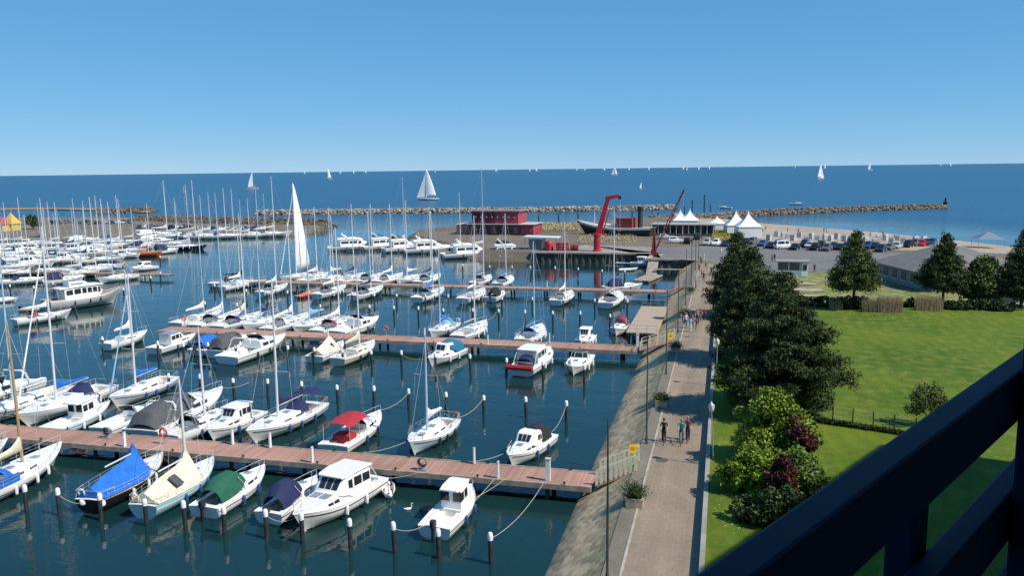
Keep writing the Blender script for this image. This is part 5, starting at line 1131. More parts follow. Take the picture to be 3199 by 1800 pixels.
# gangways with white and yellow railings
m_yel = mat('rail_cream_yellow', (.78, .74, .52), .6, var=.1, vscale=2); m_sign = mat('sign_yellow', (.75, .52, .03), .5); m_ring = mat('lifebuoy_orange', (.70, .10, .02), .5); m_red = mat('buoy_red', (.55, .02, .02), .5)
def gangway(lab, y0, y1, x1=-7.7, n=9, railm=None):
    e = empty('gangway', (x1, (y0 + y1) / 2, 1.2)); tag(e, lab, 'gangway', 'gangways to the pontoons'); L_ = -5.15 - x1; dz = GZ - 1.2 + .04; hw = (y1 - y0) / 2
    d_ = MB(); d_.loft([[(0, -hw, .03), (0, hw, .03), (0, hw, -.1), (0, -hw, -.1)], [(L_, -hw, dz), (L_, hw, dz), (L_, hw, dz - .13), (L_, -hw, dz - .13)]], True, True, True); d_.build('deck', m_board, e)
    for yy in (-hw + .05, hw - .05):
        r_ = MB(); r_.tube([(0, yy, 1.05), (L_, yy, dz + 1.05)], .035, 6); r_.tube([(0, yy, .55), (L_, yy, dz + .55)], .03, 6); r_.build('handrail', railm or m_yel, e)
        for i in range(n):
            f = i / (n - 1); p_ = MB(); p_.box(L_ * f - .085, L_ * f + .085, yy - .03, yy + .03, dz * f, dz * f + 1.03); p_.build('rail_panel', railm or m_yel, e)
    return e
gangway('short gangway with cream and yellow railing panels at the first pontoon', 51.4, 53.4)
gangway('short gangway with cream railings at the second pontoon', 92.8, 94.8, -8.9, 5)
gangway('short gangway with plain railings at the third pontoon', 138.9, 140.7, -8.8, 5, m_zinc)
def sign(lab, x, y, h, w_, hh, m, az=-160):
    e = empty('sign_board', (x, y, GZ)); tag(e, lab, 'sign', 'yellow signs at the gangways'); p_ = MB(); p_.lathe([(.03, -.3), (.03, h)], 6); p_.build('post', m_zinc, e)
    b_ = MB(); b_.box(-w_ / 2, w_ / 2, -.045, -.03, h - hh, h); o = b_.build('panel', m, e); fr = MB(); fr.box(-w_ * .3, w_ * .3, -.05, -.046, h - hh * .68, h - hh * .3); fr.build('pictogram', mat('sign_amber', (.55, .25, .02), .5), o); e.rotation_euler.z = rad(20)
sign('yellow square sign on a post beside the first gangway', *P(1985, 1432, GZ), 1.0, .55, .55, m_sign)
sign('orange and yellow sign at the railing of the first gangway', -5.5, 52.9, 1.35, .5, .62, m_sign)
sign('yellow sign on a post at the second gangway', *P(2094, 1075, GZ), 1.3, .6, .8, m_sign)
# white service pillars, lifebuoy stands, bollards on the pontoons
def pillar(lab, x, y, z, h=1.25, w_=.17):
    e = empty('service_pillar', (x, y, z)); tag(e, lab, 'pillar', 'service pillars on the pontoons'); b_ = MB(); b_.box(-w_ / 2, w_ / 2, -.12, .12, 0, h); b_.build('body', m_lamp, e); c_ = MB(); c_.box(-w_ * .62, w_ * .62, -.15, .15, h, h + .07); c_.build('cap', mat('pillar_cap', (.5, .5, .5), .5), e)
for i, (x, y) in enumerate(((-11.0, 51.6), (-9.4, 94.8))): pillar(('tall white service pillar near the shore end of the first pontoon', 'tall white service pillar near the shore end of the second pontoon')[i], x, y, 1.22, 1.5, .3)
for x, y in ((-16.8, 53.6), (-14.4, 51.3), (-28.3, 51.3), (-33.0, 53.5), (-36.3, 53.6), (-44.2, 51.3), (-58, 51.4), (-20, 95.1), (-27, 92.5), (-36, 95.1), (-48, 92.5), (-30, 140.9), (-42, 138.7), (-58, 140.9)): pillar('slim white power pillar at the edge of a pontoon', x, y, 1.22, 1.1, .1)
def lifebuoy(lab, x, y, m, z=1.22):
    e = empty('lifebuoy_stand', (x, y, z)); tag(e, lab, 'lifebuoy', 'lifebuoys on the pontoons'); p_ = MB(); p_.lathe([(.04, 0), (.04, 1.3)], 6); p_.build('post', m_zinc, e)
    r_ = MB(); r_.loft([[((.3 + .075 * math.cos(a)) * math.cos(t), -.1 + .075 * math.sin(a), .95 + (.3 + .075 * math.cos(a)) * math.sin(t)) for a in [k * PI / 4 for k in range(8)]] for t in [k * PI / 8 for k in range(17)]], True); r_.build('ring', m, e, 60)
lifebuoy('red lifebuoy on the first pontoon beside the blue tented boat', *P(515, 1388, 1.2), m_red)
lifebuoy('orange lifebuoy on the second pontoon near the dense cluster of yachts', *P(1207, 1050, 1.2), m_ring)
lifebuoy('orange red lifebuoy at the far end of the second pontoon', *P(577, 1016, 1.2), m_ring)
# coiled hose reels / rope heaps
for i, (u, v, lab) in enumerate(((1320, 1470, 'grey hose reel standing on the first pontoon beside the ice blue boat'), (335, 1370, 'grey hose reel on the first pontoon beside the long yacht'))):
    x, y = P(u, v, 1.2); e = empty('hose_reel', (x, y, 1.22)); tag(e, lab, 'hose reel', 'hose reels'); mb = MB()
    for k in range(5): mb.tube([((.34 - .02 * k) * math.cos(t), -.12 + .06 * k, .55 + (.34 - .02 * k) * math.sin(t)) for t in [q * PI / 8 for q in range(17)]], .035, 5)
    mb.build('coil', mat('hose_grey', (.12, .125, .14), .7), e); f_ = MB(); f_.box(-.35, .35, -.2, .2, 0, .05); f_.tube([(-.3, 0, 0), (0, 0, .56), (.3, 0, 0)], .025, 5); f_.build('stand', m_zinc, e)
# timber platform with real planks
je = empty('timber_platform', (-9.6, 112, 0)); tag(je, 'square timber platform on piles with thin rails beside the embankment', 'jetty')
m_plank = mat('platform_planks', (.37, .29, .21), .85, var=.15, vscale=1, island=.12); pl = MB().box(-.17, .17, -10.2, 10.2, -.07, 0).mesh('plank', m_plank)
for i in range(11): obj('plank', pl, je, (-1.8 + .36 * i, 0, 1.45 + rnd.uniform(-.006, .006)))
for yy in (-9.8, -5, 0, 5, 9.8):
    b_ = MB(); b_.box(-1.9, 2.0, yy - .1, yy + .1, 1.12, 1.375); b_.build('beam', m_beam, je)
    for xx in (-1.6, .3): obj('pile', _post, je, (xx, yy, -.2))
for yy in (-10.1, 10.1):
    r_ = MB(); r_.tube([(-1.9, yy, 2.4), (1.9, yy, 2.4)], .022, 5); r_.tube([(-1.9, yy, 1.95), (1.9, yy, 1.95)], .018, 5); r_.build('rail', m_zinc, je)
    for xx in (-1.85, -.6, .6, 1.85): p_ = MB(); p_.tube([(xx, yy, 1.45), (xx, yy, 2.4)], .022, 5); p_.build('rail_post', m_zinc, je)
# small slipway jetties below the quay corner
for (x0, y0, x1, y1, w_, lab) in ((-14.0, 168, -14.6, 181, 1.1, 'narrow sloping boat ramp at the inner corner of the quay'), (-15.2, 158, -13.2, 167.5, 1.6, 'low floating wooden raft below the promenade corner')):
    d_ = Vector((x1 - x0, y1 - y0, 0)); q = Vector((-d_.y, d_.x, 0)).normalized() * w_; z0, z1 = (.35, 2.2) if 'ramp' in lab else (.45, .45)
    mb = MB(); mb.loft([[(x0 - q.x, y0 - q.y, z0), (x0 + q.x, y0 + q.y, z0), (x0 + q.x, y0 + q.y, z0 - .3), (x0 - q.x, y0 - q.y, z0 - .3)], [(x1 - q.x, y1 - q.y, z1), (x1 + q.x, y1 + q.y, z1), (x1 + q.x, y1 + q.y, z1 - .3), (x1 - q.x, y1 - q.y, z1 - .3)]], True, True, True); tag(mb.build('boat_ramp' if 'ramp' in lab else 'floating_raft', m_beam), lab, 'jetty')
fb = MB(); fb.box(-13.5, -5.6, 169.4, 170.6, 1.1, 1.3); fo = tag(fb.build('footbridge', m_beam), 'low dark footbridge from the promenade to the raft', 'jetty')
for x in (-13, -10, -7.5): p_ = MB(); p_.lathe([(.12, -1), (.12, 1.1)], 6, x, 170); p_.build('pile', m_pile, fo)
# ================================================================== QUAY, BUILDINGS, CRANES
crane_red = mat('crane_red', (.44, .018, .035), .5, var=.22, vscale=.6); dark_red = mat('derrick_red', (.20, .022, .024), .6, var=.3); m_gl = glass
cr = empty('harbour_crane', (-29.0, 193.6, GZ)); tag(cr, 'red harbour crane with inclined boom and short top arm on the quay', 'crane')
mb = MB(); mb.lathe([(1.1, 0), (1.1, .3), (.82, .35), (.78, 3.6), (.98, 3.7), (.98, 4.2)], 12); mb.build('column', crane_red, cr, 40)
def beam(mb, a, b, w0, w1, h0=None, h1=None):
    a, b = Vector(a), Vector(b); d = (b - a).normalized(); s_ = d.cross(Vector((0, 1, 0))).normalized(); t = Vector((0, 1, 0)); h0 = h0 or w0; h1 = h1 or w1
    mb.loft([[tuple(p + s_ * (i * w / 2) + t * (j * h / 2)) for i, j in ((-1, -1), (1, -1), (1, 1), (-1, 1))] for p, w, h in ((a, w0, h0), (b, w1, h1))], True, True, True); return mb
beam(MB(), (.2, 0, 3.9), (2.6, 0, 12.7), 1.35, .85, 1.0, .7).build('boom', crane_red, cr); beam(MB(), (2.0, 0, 12.5), (5.2, 0, 13.2), 1.0, .7, .68, .5).build('top_arm', crane_red, cr)
beam(MB(), (1.2, .7, 4.0), (2.7, .7, 9.4), .3, .25).build('hydraulic_ram', crane_red, cr)
mb = MB(); mb.loft([[(5.3 + .45 * math.cos(a), y, 12.8 + .45 * math.sin(a)) for a in [k * PI / 5 for k in range(10)]] for y in (-.25, .25)], True, True, True); mb.build('pulley', dark, cr)
mb = MB(); mb.tube([(5.4, 0, 12.5), (5.4, 0, 5.5)], .05, 5); mb.tube([(5.4, 0, 5.6), (5.4, 0, 4.9)], .15, 6); mb.build('hook_cable', mat('cable_grey', (.35, .36, .38), .5), cr)
for k, (x, w_) in enumerate(((-40.8, 2.3), (-37.4, 2.9))):
    e = empty('red_tank', (x, 194.0, GZ)); tag(e, ('upright red tank beside the kiosk with pale roof', 'wide red container next to the crane column')[k], 'tank'); mb = MB()
    mb.lathe([(w_ * .45, 0), (w_ * .48, .1), (w_ * .48, 1.9), (w_ * .40, 2.2), (.1, 2.4)], 12) if k == 0 else mb.box(-w_ / 2, w_ / 2, -1, 1, 0, 2.0); mb.build('body', crane_red, e, 40)
    mb = MB(); mb.box(-.3, .3, -1.22, -1.14, .3, 1.6) if k == 0 else mb.box(-.5, .5, -1.05, -1.01, .3, 1.7); mb.build('hatch', dark_red, e)
e = empty('drum', (-34.6, 194.2, GZ)); tag(e, 'dark red drum lying beside the crane column', 'drum'); mb = MB(); mb.loft([[(x, .75 * math.cos(k * PI / 6), .75 + .75 * math.sin(k * PI / 6)) for k in range(12)] for x in (-.9, .9)], True, True, True); mb.build('body', dark_red, e, 40); mb = MB(); mb.loft([[(x, .79 * math.cos(k * PI / 6), .75 + .79 * math.sin(k * PI / 6)) for k in range(12)] for x in (-.06, .06)], True, True, True); mb.build('hoop', dark, e, 40)
# derrick
dk = empty('derrick_crane', (-14.9, 185.6, GZ)); tag(dk, 'slim dark red derrick with long inclined boom at the quay corner', 'crane')
mb = MB()
for a in ((-.45, -.3), (.45, -.3), (0, .5)): mb.tube([(a[0], a[1], 0), (0, 0, 6.2)], .2, 6)
mb.build('mast', dark_red, dk, 40)
bo = MB(); p0, p1 = Vector((.2, 0, 1.0)), Vector((6.3, 0, 14.6)); dd = (p1 - p0).normalized(); sx = dd.cross(Vector((0, 1, 0)))
for i, j in ((-1, -1), (1, -1), (1, 1), (-1, 1)): bo.tube([p0 + sx * .06 * i + Vector((0, .06 * j, 0)), p0.lerp(p1, .5) + sx * .3 * i + Vector((0, .3 * j, 0)), p1 + sx * .08 * i + Vector((0, .08 * j, 0))], .10, 5)
for k in range(18):
    f = (k + .5) / 18; w_ = .06 + .24 * (1 - abs(f - .5) * 2); f2 = (k + 1.5) / 18; w2 = .06 + .24 * (1 - abs(f2 - .5) * 2); a, b = p0.lerp(p1, f), p0.lerp(p1, f2)
    for j in (-1, 1): bo.tube([a + sx * w_ * (1 if k % 2 else -1) + Vector((0, w_ * j, 0)), b + sx * w2 * (-1 if k % 2 else 1) + Vector((0, w2 * j, 0))], .06, 4)
bo.build('boom', dark_red, dk); mb = MB(); mb.tube([(0, 0, 6.2), tuple(p1)], .025, 4); mb.tube([tuple(p1), (6.3, 0, 3.5)], .025, 4); mb.build('cables', mat('cable_grey', (.35, .36, .38), .5), dk); mb = MB(); mb.box(-.7, .5, -.5, .5, .0, 1.3); mb.build('winch_house', dark_red, dk)
# kiosk with pale flat roof
ke = empty('quay_kiosk', (-44.5, 197.5, GZ)); tag(ke, 'glazed quay kiosk with pale flat roof and open canopy', 'kiosk'); mb = MB(); mb.box(-1.6, 1.6, -1.6, 1.6, 0, 2.6); mb.build('glass_box', mat('kiosk_glass', (.16, .20, .20), .1), ke); mb = MB(); mb.loft([[(-3.0, y, 3.0), (5.6, y, 2.8), (5.6, y, 3.05), (-3.0, y, 3.25)] for y in (-2.3, 2.3)], True, True, True); mb.build('roof', mat('roof_pale', (.62, .66, .64), .5), ke)
for x in (-2.6, -1.62, 0, 1.62, 5.2):
    for y in (-1.95, 1.95): mb = MB(); mb.box(x - .06, x + .06, y - .06, y + .06, 0, 2.85); mb.build('post', m_zinc, ke)
# two storey red building
m_mar = mat('maroon_panels', (.13, .014, .034), .7, var=.3, vscale=.4); m_pink = mat('crimson_panels', (.34, .045, .075), .7, var=.3, vscale=.4); m_dkw = mat('dark_cladding', (.07, .05, .055), .7, var=.3, vscale=1)
rb = empty('red_building', (-66.5, 243.5, GZ), rad(-3)); tag(rb, 'two storey red harbour building with flat grey roof and white marks', 'building')
def bx(par, name, x0, x1, y0, y1, z0, z1, m): mb = MB(); mb.box(x0, x1, y0, y1, z0, z1); return mb.build(name, m, par)
bx(rb, 'wall', -8.5, 8.0, -5, 5, 0, 3.2, m_dkw); bx(rb, 'wall', -7.5, -.2, -4.5, 4.6, 3.35, 7.0, m_mar); bx(rb, 'wall', -.195, 7.2, -4.5, 4.6, 3.35, 7.0, m_pink); bx(rb, 'roof', -8.0, 7.7, -5.0, 5.0, 7.0, 7.35, mat('roof_grey', (.20, .18, .18), .8)); bx(rb, 'roof', -9, 12.5, -5.6, 5.4, 3.2, 3.345, mat('roof_mint', (.42, .44, .42), .7))
bx(rb, 'wall', 8.01, 12.0, -4.8, 5, 0, 3.18, m_pink); bx(rb, 'wall', -13, -8.6, -3.5, 4, 0, 2.9, mat('pink_wall', (.42, .16, .15), .7, var=.2)); bx(rb, 'roof', -13.4, -8.3, -4, 4.4, 2.9, 3.1, mat('roof_mint', (.42, .44, .42), .7))
mk = mat('white_mark', (.75, .75, .75), .6)
for i in range(8):
    mb = MB(); x = -6.3 + i * 1.75; n_ = 10; mb.add([(x + (.36 if k % 2 == 0 else .16) * math.cos(2 * PI * k / n_ + .3), -4.53, 5.4 + (.36 if k % 2 == 0 else .16) * math.sin(2 * PI * k / n_ + .3)) for k in range(n_)], [tuple(range(n_))]); mb.build('white_emblem', mk, rb)
for i in range(9): bx(rb, 'window', -8.0 + i * 1.75, -6.9 + i * 1.75, -5.04, -4.98, .6 if i % 3 else .1, 2.5, glass if i % 2 else mat('window_pinkish', (.28, .08, .12), .4))
for i in range(3): bx(rb, 'window', 8.5 + i * 1.1, 9.2 + i * 1.1, -4.84, -4.78, .8, 2.3, mat('window_pinkish', (.28, .08, .12), .4))
# old ship on land
m_shipg = mat('ship_green', (.018, .030, .022), .55, var=.4, vscale=.6); b = Boat('museum_ship', 25, 6.2, (2.6, 2.3, 4.3), ws=.7, tm=.45, e=2.4, p=3.2, draft=.8); b.hull(m_shipg, white, None, white, stripe_q=(.0, .17)); b.deck(mat('ship_deck', (.45, .42, .34), .8, var=.15), None)
b.house([(-6.5, 1.7, 2.3, 3.0), (-1.2, 1.7, 2.3, 3.0)], mat('ship_red', (.34, .04, .035), .6, var=.2), 'wheelhouse', k=.96, wins=((0, .08, .28, .5, .85), (0, .4, .6, .5, .85), (0, .72, .92, .5, .85)), wmat=mat('window_rust', (.20, .05, .04), .4)); b.house([(0, 1.5, 2.2, 1.0), (4.0, 1.4, 2.4, 1.0)], cream, 'hatch_house', k=.95)
mb = MB(); mb.lathe([(.75, 2.3), (.75, 7.2), (.9, 7.25), (.9, 8.6), (.6, 8.65)], 12, -8.3, 0); b.part(mb, 'funnel', mat('funnel_grey', (.03, .045, .045), .6), 40); mb = MB(); mb.lathe([(.92, 7.5), (.92, 8.0)], 12, -8.3, 0); b.part(mb, 'funnel_band', dark, 40)
mb = MB(); mb.tube([(6.5, 0, 2.8), (6.5, 0, 9.0)], [.14, .07], 6); b.part(mb, 'foremast', alu); mb = MB(); mb.tube([(11.8, 0, 4.0), (6.5, 0, 8.9), (-2, 0, 5.3)], .03, 4); b.part(mb, 'rigging', steel); b.done('old dark green ship standing on land with red wheelhouse and black funnel', 'ship', -31.3, 243.0, -72, z=GZ - .1)
# pavilion
pv = empty('beach_pavilion', (-11.5, 247.0, GZ), rad(-4)); tag(pv, 'long low glazed beach restaurant with white posts and dark hedge base', 'building'); bx(pv, 'wall', -8.5, 9, -3, 4, .4, 2.9, mat('pavilion_dark', (.06, .055, .05), .3, var=.3)); bx(pv, 'roof', -9.2, 9.6, -3.8, 4.6, 2.9, 3.15, mat('pavilion_roof', (.34, .30, .27), .8, var=.1)); bx(pv, 'terrace', -9.4, 10, -5.6, 4.7, 0, .4, mat('terrace_dark', (.03, .03, .032), .8))
for i in range(11): bx(pv, 'post', -8.6 + i * 1.76, -8.45 + i * 1.76, -3.62, -3.47, .4, 2.9, white)
for i in range(10): bx(pv, 'pane', -8.3 + i * 1.76, -7.0 + i * 1.76, -3.06, -3.01, .7, 2.6, glass)
# pagoda tents
m_tent = mat('tent_white', (.74, .74, .73), .7, var=.03)
def tent(lab, x, y, w_, h=2.5, pk=6.0, rz=0, z=GZ, name='pagoda_tent'):
    e = empty(name, (x, y, z), rad(rz)); tag(e, lab, 'tent', 'white tents above the beach'); R_ = []
    for i in range(8):
        f = i / 7; s_ = w_ / 2 * 1.04 * (1 - f) ** 1.7 + .05; zz = h + (pk - h) * f; R_.append([(-s_, -s_, zz), (s_, -s_, zz), (s_, s_, zz), (-s_, s_, zz)])
    mb = MB(); mb.loft(R_, True, True, True); mb.build('roof', m_tent, e)
    for k, (x0, x1, y0, y1) in enumerate(((-w_ / 2, w_ / 2, -w_ / 2, -w_ / 2 + .03), (-w_ / 2, w_ / 2, w_ / 2 - .03, w_ / 2), (-w_ / 2, -w_ / 2 + .03, -w_ / 2 + .04, w_ / 2 - .04), (w_ / 2 - .03, w_ / 2, -w_ / 2 + .04, w_ / 2 - .04))): bx(e, 'side_wall', x0, x1, y0, y1, 0, h - .01, m_tent)
    mb = MB(); mb.tube([(0, 0, pk - .05), (0, 0, pk + .35)], .04, 5); mb.build('finial', steel, e); return e
tent('small white pagoda tent behind the glazed restaurant, seaward one', *P(2125, 713, GZ), 4.6, 2.6, 6.3, 4); tent('white pagoda tent behind the glazed restaurant, landward one', *P(2155, 713, GZ), 5.2, 2.6, 6.4, 4)
tent('low rounded white tent between the two pairs of pagoda tents', *P(2240, 722, GZ), 5.5, 2.4, 4.6, 8); tent('white pagoda tent adjoining the largest tent above the beach', *P(2298, 732, GZ), 6.0, 2.8, 7.0, 10); tent('largest white pagoda tent above the beach', *P(2336, 740, GZ), 6.4, 3.0, 7.2, 10)
# grey roofed house
hs = empty('lawn_house', (35.4, 146.6, 2.4), rad(16.0)); tag(hs, 'low house with grey hip roof among the pines', 'house'); bx(hs, 'wall', -7, 9, -9, 9, 0, 3.0, mat('house_wall', (.20, .215, .225), .8, var=.08)); mb = MB(); e_ = 8.0
mb.add([(-7.9, -9.9, 2.9), (9.9, -9.9, 2.9), (9.9, 9.9, 2.9), (-7.9, 9.9, 2.9), (.2, -2.5, 6.3), (1.8, -2.5, 6.3), (1.8, 2.5, 6.3), (.2, 2.5, 6.3)], [(0, 1, 5, 4), (1, 2, 6, 5), (2, 3, 7, 6), (3, 0, 4, 7), (4, 5, 6, 7), (3, 2, 1, 0)]); mb.build('roof', mat('roof_slate', (.155, .15, .135), .85, var=.12, vscale=.6, bump=.3), hs)
for y in (-7, -4, -1, 2, 5): w1 = bx(hs, 'window', -7.05, -6.98, y, y + 1.5, .9, 2.3, mat('house_window', (.03, .035, .04), .45)); bx(w1, 'sill', -7.15, -6.99, y - .05, y + 1.55, .82, .89, white)
# white kiosk
wk = empty('ticket_kiosk', (12.2, 154.2, 2.4), rad(-2)); tag(wk, 'small white kiosk with wide windows at the parking lot', 'kiosk'); bx(wk, 'wall', -2.6, 2.6, -1.5, 1.5, 0, 1.15, white); bx(wk, 'wall', -2.55, 2.55, -1.4, 1.4, 1.151, 2.6, mat('kiosk_dark', (.08, .085, .09), .3)); bx(wk, 'roof', -2.9, 2.9, -1.9, 1.8, 2.6, 2.8, mat('roof_grey2', (.24, .23, .22), .8))
for x in (-2.6, -.7, 1.2, 1.6, 2.5): bx(wk, 'post', x, x + .12, -1.55, -1.38, 1.152, 2.6, white)
bx(wk, 'shutter', 1.5, 2.62, -1.62, -1.56, .1, 2.55, white); bx(wk, 'shutter_pane', 1.75, 2.4, -1.65, -1.625, 1.2, 2.2, glass)
# caravan
cvn = empty('caravan', (*P(3152, 952, LZ), LZ), rad(8)); tag(cvn, 'rounded white caravan parked behind the border at the lawn', 'caravan'); mb = MB(); mb.loft([[(x, y * (.96 if abs(x) > 2 else 1), .45 + z) for y, z in ((-1.1, 0), (-1.12, 1.2), (-.95, 1.75), (0, 1.9), (.95, 1.75), (1.12, 1.2), (1.1, 0))] for x in (-2.1, 2.1)] , False, True, True); mb.v = [(x * (.86 if z > 2 else 1), y, z) for x, y, z in mb.v]; mb.build('body', white, cvn, 40)
bx(cvn, 'window', -.9, .5, -1.16, -1.125, 1.1, 1.6, glass)
def wheelmesh(r=.31, w_=.2): mb = MB(); mb.loft([[(rr * math.cos(2 * PI * k / 14), y, rr * math.sin(2 * PI * k / 14)) for k in range(14)] for rr, y in ((r * .85, -w_ / 2), (r, -w_ / 2 + .03), (r, w_ / 2 - .03), (r * .85, w_ / 2))], True, True, True); return mb.mesh('wheel', mat('tyre_rubber', (.015, .015, .016), .85), 40)
WH = wheelmesh(); RIM = MB().loft([[(rr * math.cos(2 * PI * k / 10), y, rr * math.sin(2 * PI * k / 10)) for k in range(10)] for rr, y in ((.2, -.115), (.19, .115))], True, True, True).mesh('rim', steel)
for y in (-1.0, 1.0): obj('wheel', WH, cvn, (0, y, .31))
# ================================================================== CARS
paint = lambda n_, c: mat('paint_' + n_, c, .25, var=.02)
cp_ = {'white': paint('white', (.74, .74, .73)), 'silver': paint('silver', (.42, .43, .44)), 'black': paint('black', (.012, .012, .014)), 'navy': paint('navy', (.015, .025, .07)), 'grey': paint('grey', (.12, .125, .13)), 'red': paint('red', (.40, .02, .02)), 'blue': paint('blue', (.03, .08, .22)), 'green': paint('dark_green', (.02, .05, .035))}
def car_proto(kind):
    van = kind == 'van'; suv = kind == 'suv'; L_ = 4.9 if van else 4.3; W_ = .9; zb = .28; zs = .92 if not suv else 1.0; zt = 2.05 if van else (1.72 if suv else 1.46)
    S_ = [(-L_ / 2, .80, .62, .84), (-L_ / 2 + .12, .87, zb, zs), (-L_ * .25, W_, zb, zs), (L_ * .1, W_, zb, zs), (L_ * .33, W_ * .98, zb, zs - .10), (L_ / 2 - .12, W_ * .92, zb, zs - .2), (L_ / 2, W_ * .82, .42, .62)]
    body = MB().loft([[(x, -w_ * .92, z0), (x, -w_, (z0 + z1) / 2), (x, -w_ * .93, z1), (x, w_ * .93, z1), (x, w_, (z0 + z1) / 2), (x, w_ * .92, z0)] for x, w_, z0, z1 in S_], True, True, True).mesh('body', None, 40); body.materials.append(None)
    x0 = -L_ / 2 + .1 if (van or suv) else -L_ / 2 + .35; xf = L_ * (.32 if van else .20)
    G_ = [(x0, .78, .02), (x0 + .28, .74, zt - zs - .03), (0, .72, zt - zs), (xf - (.45 if van else .75), .71, zt - zs - .04), (xf, .80, .02)]
    rows = [[(x, -w_ * 1.06, zs - .02), (x, -w_ * .9, zs - .02 + h * .94), (x, -w_ * .72, zs - .02 + h), (x, w_ * .72, zs - .02 + h), (x, w_ * .9, zs - .02 + h * .94), (x, w_ * 1.06, zs - .02)] for x, w_, h in G_]
    cab = MB().loft(rows, False, True, True).mesh('cabin', None, 30); cab.materials.append(None)
    gl = MB()
    for a, b_, (t0, t1) in ((1, 2, (.06, .92)), (2, 3, (.05, .9))):
        for j0, j1 in ((0, 1), (5, 4)):
            A, B_ = [Vector(p) for p in rows[a]], [Vector(p) for p in rows[b_]]; q = [A[j0].lerp(A[j1], .3).lerp(B_[j0].lerp(B_[j1], .3), t0), A[j0].lerp(A[j1], .3).lerp(B_[j0].lerp(B_[j1], .3), t1), A[j0].lerp(A[j1], .92).lerp(B_[j0].lerp(B_[j1], .92), t1), A[j0].lerp(A[j1], .92).lerp(B_[j0].lerp(B_[j1], .92), t0)]
            o_ = Vector((0, -.012 if j0 == 0 else .012, .004)); gl.add([p + o_ for p in q], [(0, 1, 2, 3)])
    gm = gl.mesh('side_windows', glass); ws = []
    for a, b_, nm in ((3, 4, 'windscreen'), (1, 0, 'rear_window')):
        A, B_ = [Vector(p) for p in rows[a]], [Vector(p) for p in rows[b_]]; q = [A[2].lerp(B_[2], .1), A[3].lerp(B_[3], .1), A[3].lerp(B_[3], .88), A[2].lerp(B_[2], .88)]; o_ = Vector((.02 if nm == 'windscreen' else -.02, 0, .015)); ws.append((nm, MB().add([p + o_ for p in q], [(0, 1, 2, 3)]).mesh(nm, glass)))
    hl = MB().box(L_ / 2 - .13, L_ / 2 - .02, -.09, .09, -.05, .06).mesh('headlight', mat('headlight', (.7, .7, .7), .15)); tl = MB().box(-L_ / 2 - .01, -L_ / 2 + .1, -.09, .09, -.07, .07).mesh('tail_light', mat('tail_light', (.35, .01, .01), .3))
    return dict(L=L_, zs=zs, body=body, cab=cab, gm=gm, ws=ws, hl=hl, tl=tl)
CARS = {k: car_proto(k) for k in ('hatch', 'suv', 'van')}
def car(lab, kind, colour, x, y, az, group, z=GZ + .006):
    c = CARS[kind]; e = place(empty('parked_car'), x, y, az, z); tag(e, lab, 'car' if kind != 'van' else 'van', group)
    for nm, me in (('body', c['body']), ('cabin', c['cab'])):
        o = obj(nm, me, e); o.material_slots[0].link = 'OBJECT'; o.material_slots[0].material = cp_[colour]
    obj('side_windows', c['gm'], e)
    for nm, me in c['ws']: obj(nm, me, e)
    for sx_ in (-1, 1):
        obj('headlight', c['hl'], e, (0, sx_ * .6, .62)); obj('tail_light', c['tl'], e, (0, sx_ * .66, .76))
        for xx in (-c['L'] * .31, c['L'] * .31): wh = obj('wheel', WH, e, (xx, sx_ * .8, .31)); obj('rim', RIM, wh)
GCAR = 'cars on the parking lot'
